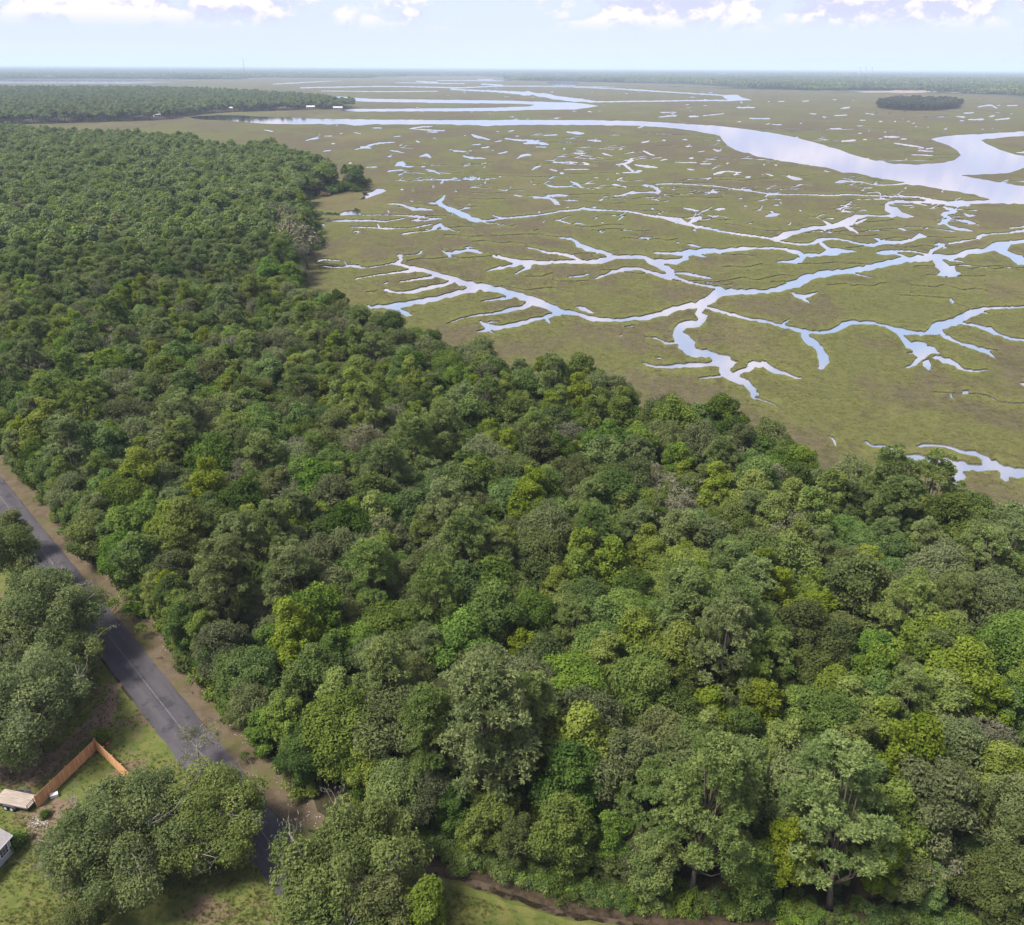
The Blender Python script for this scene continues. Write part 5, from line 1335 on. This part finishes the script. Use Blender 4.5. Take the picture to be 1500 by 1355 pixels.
for px, py, w_, lab in ((1304, 127.5, 34, 'white shed at the left of the far pale clearing'), (1322, 126.8, 26, 'small white building left of centre in the far clearing'), (1340, 126.6, 40, 'wide white building in the middle of the far clearing'), (1363, 127, 28, 'white building at the right of the far clearing')):
    house(px, py + 3, w_ * .8, 14, 6, 'pale', 'grey', .05, lab, 'far_building', 'building', .43)
def grove(seed):
    g = np.random.default_rng(seed); lob = []
    for i in range(120):
        x, y = g.uniform(-85, 85, 2); h = g.uniform(11, 21); r = g.uniform(5, 8.5)
        lob.append((x, y, h - r * .8, r, g.random())); lob.append((x, y, h * .45, r * .9, g.random() * .5))
    V, F, va = lobes_to_mesh(lob, g, .28, 6.0, 1.2, zmin=-.25)
    return bpy.data.objects.new('grove', mesh_from('grove', V, F, [M['far_leaf']], attrs={'var': va}))
GC = coll('grove', [grove(600 + i) for i in range(4)])
pts, scs = [], []
for y0_, y1_, st, sx in ((2000, 7000, 95, 1.0), (7000, 13000, 150, 1.3), (13000, 26000, 290, 2.3), (26000, 44000, 520, 4.2)):
    X, Y = np.meshgrid(np.arange(-30000, 30000, st), np.arange(y0_, y1_, st)); X = X.ravel() + g.uniform(-.3, .3, X.size) * st; Y = Y.ravel() + g.uniform(-.3, .3, Y.size) * st
    a, b, w_ = PROJ(np.column_stack([X, Y, np.full(len(X), 8.0)])); k = (a > -60) & (a < IW + 60); X, Y = X[k], Y[k]
    k = inside(LANDP, X, Y) & ~inside(CLEAR, X, Y)
    q = np.array(LAND); d = np.full(len(X), 1e9)
    for i in range(len(q) - 1):
        ab = q[i + 1] - q[i]; u = np.clip(((X - q[i][0]) * ab[0] + (Y - q[i][1]) * ab[1]) / (ab @ ab), 0, 1); d = np.minimum(d, np.hypot(X - q[i][0] - u * ab[0], Y - q[i][1] - u * ab[1]))
    k &= d > 60 * sx
    cx_, cy_ = np.mean(np.array(CLEAR), 0); k &= ~((np.abs(X - cx_) < 260) & (np.abs(Y - cy_) < 150))
    X, Y = X[k], Y[k]
    for x, y in zip(X, Y): pts.append((x, y, .3)); scs.append((sx, sx, g.uniform(.85, 1.2)))
gn_scatter('mainland_woods', pts, g.integers(0, 4, len(pts)) * math.pi / 2 + g.normal(size=len(pts)) * .2, scs, g.integers(0, 4, len(pts)), GC, 'endless flat woods of the mainland fading into haze')
print('far', n_, len(pts))
# lattice mast and three far stacks
M['mast'] = simple_mat('mast_steel', (.24, .25, .27), (.34, .35, .37), .1, .6, .4, .0)
d_ = P(358, 106); d_ = d_ * (7600 / np.hypot(d_[0], d_[1])); mb = MB(); Hm = 165
legs = [(3.6 * math.cos(a), 3.6 * math.sin(a)) for a in (0, 2.094, 4.189)]
for x, y in legs: mb.tube([(x, y, 0), (x, y, Hm * .8)], .55, 4)
for z in range(0, int(Hm * .8) - 6, 6):
    for i in range(3):
        a, b = legs[i], legs[(i + 1) % 3]; mb.tube([(*a, z), (*b, z + 6)], .3, 3)
rt = empty('radio_mast', (d_[0], d_[1], .4)); tag(rt, 'tall thin radio mast rising above the horizon', 'mast')
mb.build('lattice', M['mast'], rt)
mb = MB(); mb.tube([(0, 0, Hm * .78), (0, 0, Hm)], [.9, .4], 6); mb.build('antenna', M['mast'], rt)
for i, (px, hh, lab) in enumerate(((1258, 92, 'leftmost of the three tiny stacks on the horizon'), (1267, 104, 'middle one of the three tiny stacks on the horizon'), (1276, 98, 'rightmost of the three tiny stacks on the horizon'))):
    q = P(px, 110); q = q * (15000 / np.hypot(q[0], q[1]))
    rt = empty('smokestack', (q[0], q[1], .4)); tag(rt, lab, 'stack', 'stacks on the horizon')
    mb = MB(); mb.tube([(0, 0, 0), (0, 0, hh * .5), (0, 0, hh)], [14, 10, 8.5], 14); mb.build('shaft', M['pale'], rt)
    mb = MB(); mb.tube([(0, 0, hh), (0, 0, hh + 5)], [9.2, 9.2], 14); mb.build('rim', M['mast'], rt)

# standing marsh grass: clumps over the nearer marsh, taller along the creeks
M['reed'] = leaf_mat('marsh_grass_blades', (.125, .136, .036), (.205, .205, .075), .05, .22, .5)
def clump(seed):
    g = np.random.default_rng(seed); N = 26; a = g.uniform(0, 6.28, N); r = g.uniform(0, .55, N); h = g.uniform(.15, .42, N); ln = g.uniform(.1, .4, N)
    b = np.stack([r * np.cos(a), r * np.sin(a), np.zeros(N)], 1); w_ = np.stack([-np.sin(a), np.cos(a), np.zeros(N)], 1) * .06
    tp = b + np.stack([ln * np.cos(a), ln * np.sin(a), h], 1)
    V = np.stack([b - w_, b + w_, tp + w_ * .25, tp - w_ * .25], 1).reshape(-1, 3)
    return bpy.data.objects.new('clump', mesh_from('marsh_clump', V, np.arange(len(V)).reshape(-1, 4), [M['reed']], attrs={'var': np.repeat(g.random(N), 4)}))
RC_ = coll('marsh_clumps', [clump(900 + i) for i in range(4)])
N = 130000; ang_ = g.uniform(-.62, .62, N); rad_ = np.sqrt(g.uniform(150.0 ** 2, 520.0 ** 2, N)); q_ = np.column_stack([rad_ * np.sin(ang_), rad_ * np.cos(ang_)])
a_, b_, w_ = PROJ(np.column_stack([q_, np.zeros(N)])); k = (a_ > -20) & (a_ < IW + 20) & (b_ < 790) & ~inside(UPLAND, q_[:, 0], q_[:, 1])
q_ = q_[k]; kc = classify(q_)
nz = np.sin(q_[:, 0] / 9 + 1.7 * np.sin(q_[:, 1] / 13)) * np.cos(q_[:, 1] / 11 + np.sin(q_[:, 0] / 17)) + g.normal(size=len(q_)) * .45
k = (kc < 2) & ((kc == 1) | (nz > -.25)) & (g.random(len(q_)) < np.clip((510 - np.hypot(q_[:, 0], q_[:, 1])) / 330, 0, .75)); q_ = q_[k]; kc = kc[k]; n_ = len(q_)
s = g.uniform(.45, 1.0, n_) * np.where(kc == 1, .85, .7)
gn_scatter('marsh_clumps', np.column_stack([q_, np.full(n_, -.02)]), g.uniform(0, 6.28, n_), np.column_stack([s * 1.2, s * 1.2, s * .8]), g.integers(0, 4, n_), RC_, 'clumps of marsh grass standing on the nearer marsh')
print('clumps', n_)
# ------------------------------------------------------------------ which tree is which
LM = [('pine', 1250, 1185, 'the big round pine by the ditch', 'biggest round crowned pine standing close to the ditch'),
 ('pine', 1032, 1165, 'the pale tufted pine by the ditch', 'pale tufted pine roadward of the biggest round pine'),
 ('pine', 716, 1042, 'the tall pine above the ditch lawn', 'tall pale pine rising straight above the ditch lawn'),
 ('pine', 318, 838, 'the lone pine on the verge', 'flat topped pine at the verge across from the large live oak'),
 ('pine', 1084, 898, 'the twin pines deep in the forest', 'pine beyond its twin in the deep forest behind the round pine'),
 ('pine', 690, 806, 'the mid forest pine by yellow spires', 'pine in mid forest beside the yellow spires'),
 ('sweetgum', 1162, 715, 'the yellow pair below the marsh pool', 'roadward one of two bright yellow trees below the marsh pool'),
 ('sweetgum', 848, 788, 'the yellow spires in mid forest', 'tall yellow spire in the very middle of the forest'),
 ('sweetgum', 772, 712, 'the broad yellow tree in mid forest', 'broad yellow green tree behind the mid forest spires'),
 ('sweetgum', 1398, 928, 'the brightest small yellow treetop', 'small brightest yellow treetop far beyond the road'),
 ('sweetgum', 1340, 1075, 'the large pale gum behind round pine', 'large pale green gum behind the biggest round pine'),
 ('sweetgum', 430, 915, 'the golden tree near the verge', 'golden topped tree two crowns in from the verge'),
 ('sweetgum', 55, 605, 'the wide yellow tree by road end', 'wide yellow tree where the road leaves the picture'),
 ('sweetgum', 205, 690, 'the yellow trees along the far road', 'rounded yellow green tree along the far part of the road'),
 ('sweetgum', 500, 590, 'the yellow tree far behind verge', 'single yellow tree far behind the verge halfway to the marsh'),
 ('grey', 800, 640, 'the pair of grey trees', 'roadward one of a pair of grey trees below the creek mouth'),
 ('grey', 716, 578, 'the grey tree by marsh edge', 'ragged grey tree close to the middle of the marsh edge'),
 ('snag', 985, 745, 'the tall grey snag', 'tall grey snag standing in a dark gap of the forest'),
 ('snag', 1332, 695, 'the thin snag at the pool', 'thin pale snag against the marsh pool'),
 ('snag', 330, 722, 'the snag behind the far verge', 'bare branched snag behind the far verge'),
 ('snag', 1375, 1275, 'the fallen pale snag', 'small pale snag beyond the biggest round pine from the road'),
 ('olive', 1385, 830, 'the olive oaks past the snag', 'broad olive oak well beyond the tall grey snag')]
ORD = 'first second third fourth fifth sixth seventh eighth ninth tenth eleventh twelfth thirteenth fourteenth fifteenth sixteenth seventeenth eighteenth nineteenth twentieth'.split()
KD = {'broadleaf': 'dark green broadleaf tree', 'sweetgum': 'yellow green tree', 'olive': 'olive green oak', 'pine': 'tuft crowned pine', 'grey': 'grey sparse tree', 'snag': 'bare dead tree', 'live': 'mossy live oak'}
lms = []
for kd, x, y, short, full in LM:
    best = min((q for q in IND if q['kind'] == kd and q['hand'] and not q['lab']), key=lambda q: (q['px'] - x) ** 2 + (q['py'] - y) ** 2)
    best['lab'] = full; lms.append((best['px'], best['py'], short))
cell = {}
for tr in IND:
    if tr['lab']: continue
    L = min(lms, key=lambda q: (q[0] - tr['px']) ** 2 + 1.6 * (q[1] - tr['py']) ** 2)
    dx, dy = tr['px'] - L[0], tr['py'] - L[1]
    dr = ('W' if dx < 0 else 'E') if abs(dx) > 1.2 * abs(dy) else ('N' if dy < 0 else 'S')
    cell.setdefault((tr['kind'], L[2], dr), []).append((math.hypot(dx, dy), id(tr), tr))
PH = {'W': 'roadward of %s', 'E': 'past %s from the road', 'N': 'behind %s', 'S': 'in front of %s'}
for (kd, L, dr), lst in cell.items():
    lst.sort(key=lambda q: q[:2])
    for i, (_, _, tr) in enumerate(lst):
        tr['lab'] = '%s, %s %s' % (KD[kd], ORD[min(i, 19)], PH[dr] % L) if len(lst) > 1 else '%s, only one %s' % (KD[kd], PH[dr] % L) if dr != 'E' else '%s, only one %s' % (KD[kd], PH[dr] % L)
for tr in IND:
    if len(tr['lab'].split()) > 16 or len(tr['lab'].replace('-', ' ').split()) > 16: tr['lab'] = tr['lab'].replace('dark green broadleaf', 'broadleaf').replace('the only one', 'only one')
    tag(tr['obj'], tr['lab'], CATG[tr['kind']], GRP[tr['kind']])
HAZE = 7.5e-5
# ------------------------------------------------------------------ sky, sun, air
SKY_OFF = globals().get('SKY_OFF', (5.1, 2.7, .93))
SUN_EL, SUN_AZ = R_(58), R_(246)      # azimuth clockwise from +Y
w = bpy.data.worlds.new('World'); scene.world = w; w.use_nodes = True
t = w.node_tree; t.nodes.clear()
class WN(NT):
    def __init__(s, tree): s.t = tree
n = WN(t)
out = n.n('ShaderNodeOutputWorld'); bg = n.n('ShaderNodeBackground'); n.l(bg.outputs[0], out.inputs[0])
sky = n.n('ShaderNodeTexSky'); sky.sky_type = 'NISHITA'; sky.sun_disc = False
sky.sun_elevation = SUN_EL; sky.sun_rotation = SUN_AZ; sky.altitude = 80; sky.air_density = 1.0; sky.dust_density = 1.5
K = 5.7
def k(c): return tuple(x * K for x in c)
dirv = n.n('ShaderNodeTexCoord').outputs['Generated']
sep = n.n('ShaderNodeSeparateXYZ'); n.l(dirv, sep.inputs[0]); dz = sep.outputs[2]
# high thin veil of cloud over the blue, then the low cumulus
base = n.mix(n.ramp(dz, .1, .3, .8, .4), sky.outputs[0], k((.55, .64, .92)))
hz = n.ramp(dz, .0, .14, 1, 0)
base = n.mix(n.math('MULTIPLY', hz, .85), base, k((.64, .70, .93)))
dirv0 = dirv
ov_ = n.n('ShaderNodeVectorMath'); ov_.operation = 'ADD'; n.l(dirv0, ov_.inputs[0]); ov_.inputs[1].default_value = SKY_OFF; dirv = ov_.outputs[0]
v1 = n.mapping(dirv, (1, 1, 2.2))
n1 = n.noise(v1, 3.0, 6, .58, .3)                                  # broad cover
n2 = n.noise(n.mapping(dirv, (1, 1, 1.7)), 15.0, 8, .6, .25)       # single heaps
n3 = n.noise(n.mapping(dirv, (1, 1, 1.5)), 55.0, 5, .62, .2)       # their knobs
low = n.ramp(dz, .03, .052)
hi = n.ramp(dz, .05, .16)
cov = n.math('ADD', n.math('ADD', n.math('MULTIPLY', n1, .4), n.math('MULTIPLY', n2, .5)), n.math('MULTIPLY', n3, .1))
cum = n.math('MULTIPLY', n.ramp(cov, .44, .53), low)
# lit tops, lavender undersides: compare the heap with itself a little higher up
up_ = n.n('ShaderNodeVectorMath'); up_.operation = 'ADD'; n.l(dirv, up_.inputs[0]); up_.inputs[1].default_value = (0, 0, .014)
n4 = n.noise(n.mapping(up_.outputs[0], (1, 1, 1.7)), 15.0, 8, .6, .25)
lit = n.ramp(n.math('ADD', n.math('SUBTRACT', n2, n4), n.math('MULTIPLY', n.math('SUBTRACT', n3, .5), .35)), -.05, .07)
ccol = n.mix(lit, k((.56, .57, .79)), k((.93, .84, .92)))
col = n.mix(n.math('MULTIPLY', cum, .92), base, ccol)
n.l(col, bg.inputs[0]); bg.inputs[1].default_value = .1

sd = bpy.data.lights.new('sun', 'SUN'); so = bpy.data.objects.new('sun', sd); COL.objects.link(so)
sd.energy = 4.2; sd.angle = R_(15); sd.color = (1, .93, .82)
dsun = Vector((math.sin(SUN_AZ) * math.cos(SUN_EL), math.cos(SUN_AZ) * math.cos(SUN_EL), math.sin(SUN_EL)))
so.rotation_euler = dsun.to_track_quat('Z', 'Y').to_euler()

if HAZE:
    mb = MB(); mb.box(-44000, 44000, -500, 45000, WATER_Z - 1.6, 190)
    nm = bpy.data.materials.new('haze'); nm.use_nodes = True; nt = nm.node_tree; nt.nodes.clear()
    o_ = nt.nodes.new('ShaderNodeOutputMaterial'); pv = nt.nodes.new('ShaderNodeVolumePrincipled')
    pv.inputs['Color'].default_value = (.62, .76, 1.0, 1); pv.inputs['Density'].default_value = HAZE
    pv.inputs['Anisotropy'].default_value = 0.0
    nt.links.new(pv.outputs[0], o_.inputs['Volume'])
    hz_o = mb.build('haze', nm); tag(hz_o, 'thin blue summer haze over the far marsh and woods', kind='stuff')

vs = scene.view_settings
scene.display_settings.display_device = 'sRGB'
vs.view_transform = 'Standard'; vs.look = 'None'; vs.gamma = 1; vs.use_curve_mapping = False; vs.exposure = 1.15
cy = scene.cycles
cy.max_bounces = 5; cy.diffuse_bounces = 4; cy.glossy_bounces = 2; cy.transmission_bounces = 2; cy.volume_bounces = 1; cy.transparent_max_bounces = 4
cy.use_denoising = True
try: cy.denoiser = 'OPENIMAGEDENOISE'
except Exception: pass
cy.sample_clamp_indirect = 4
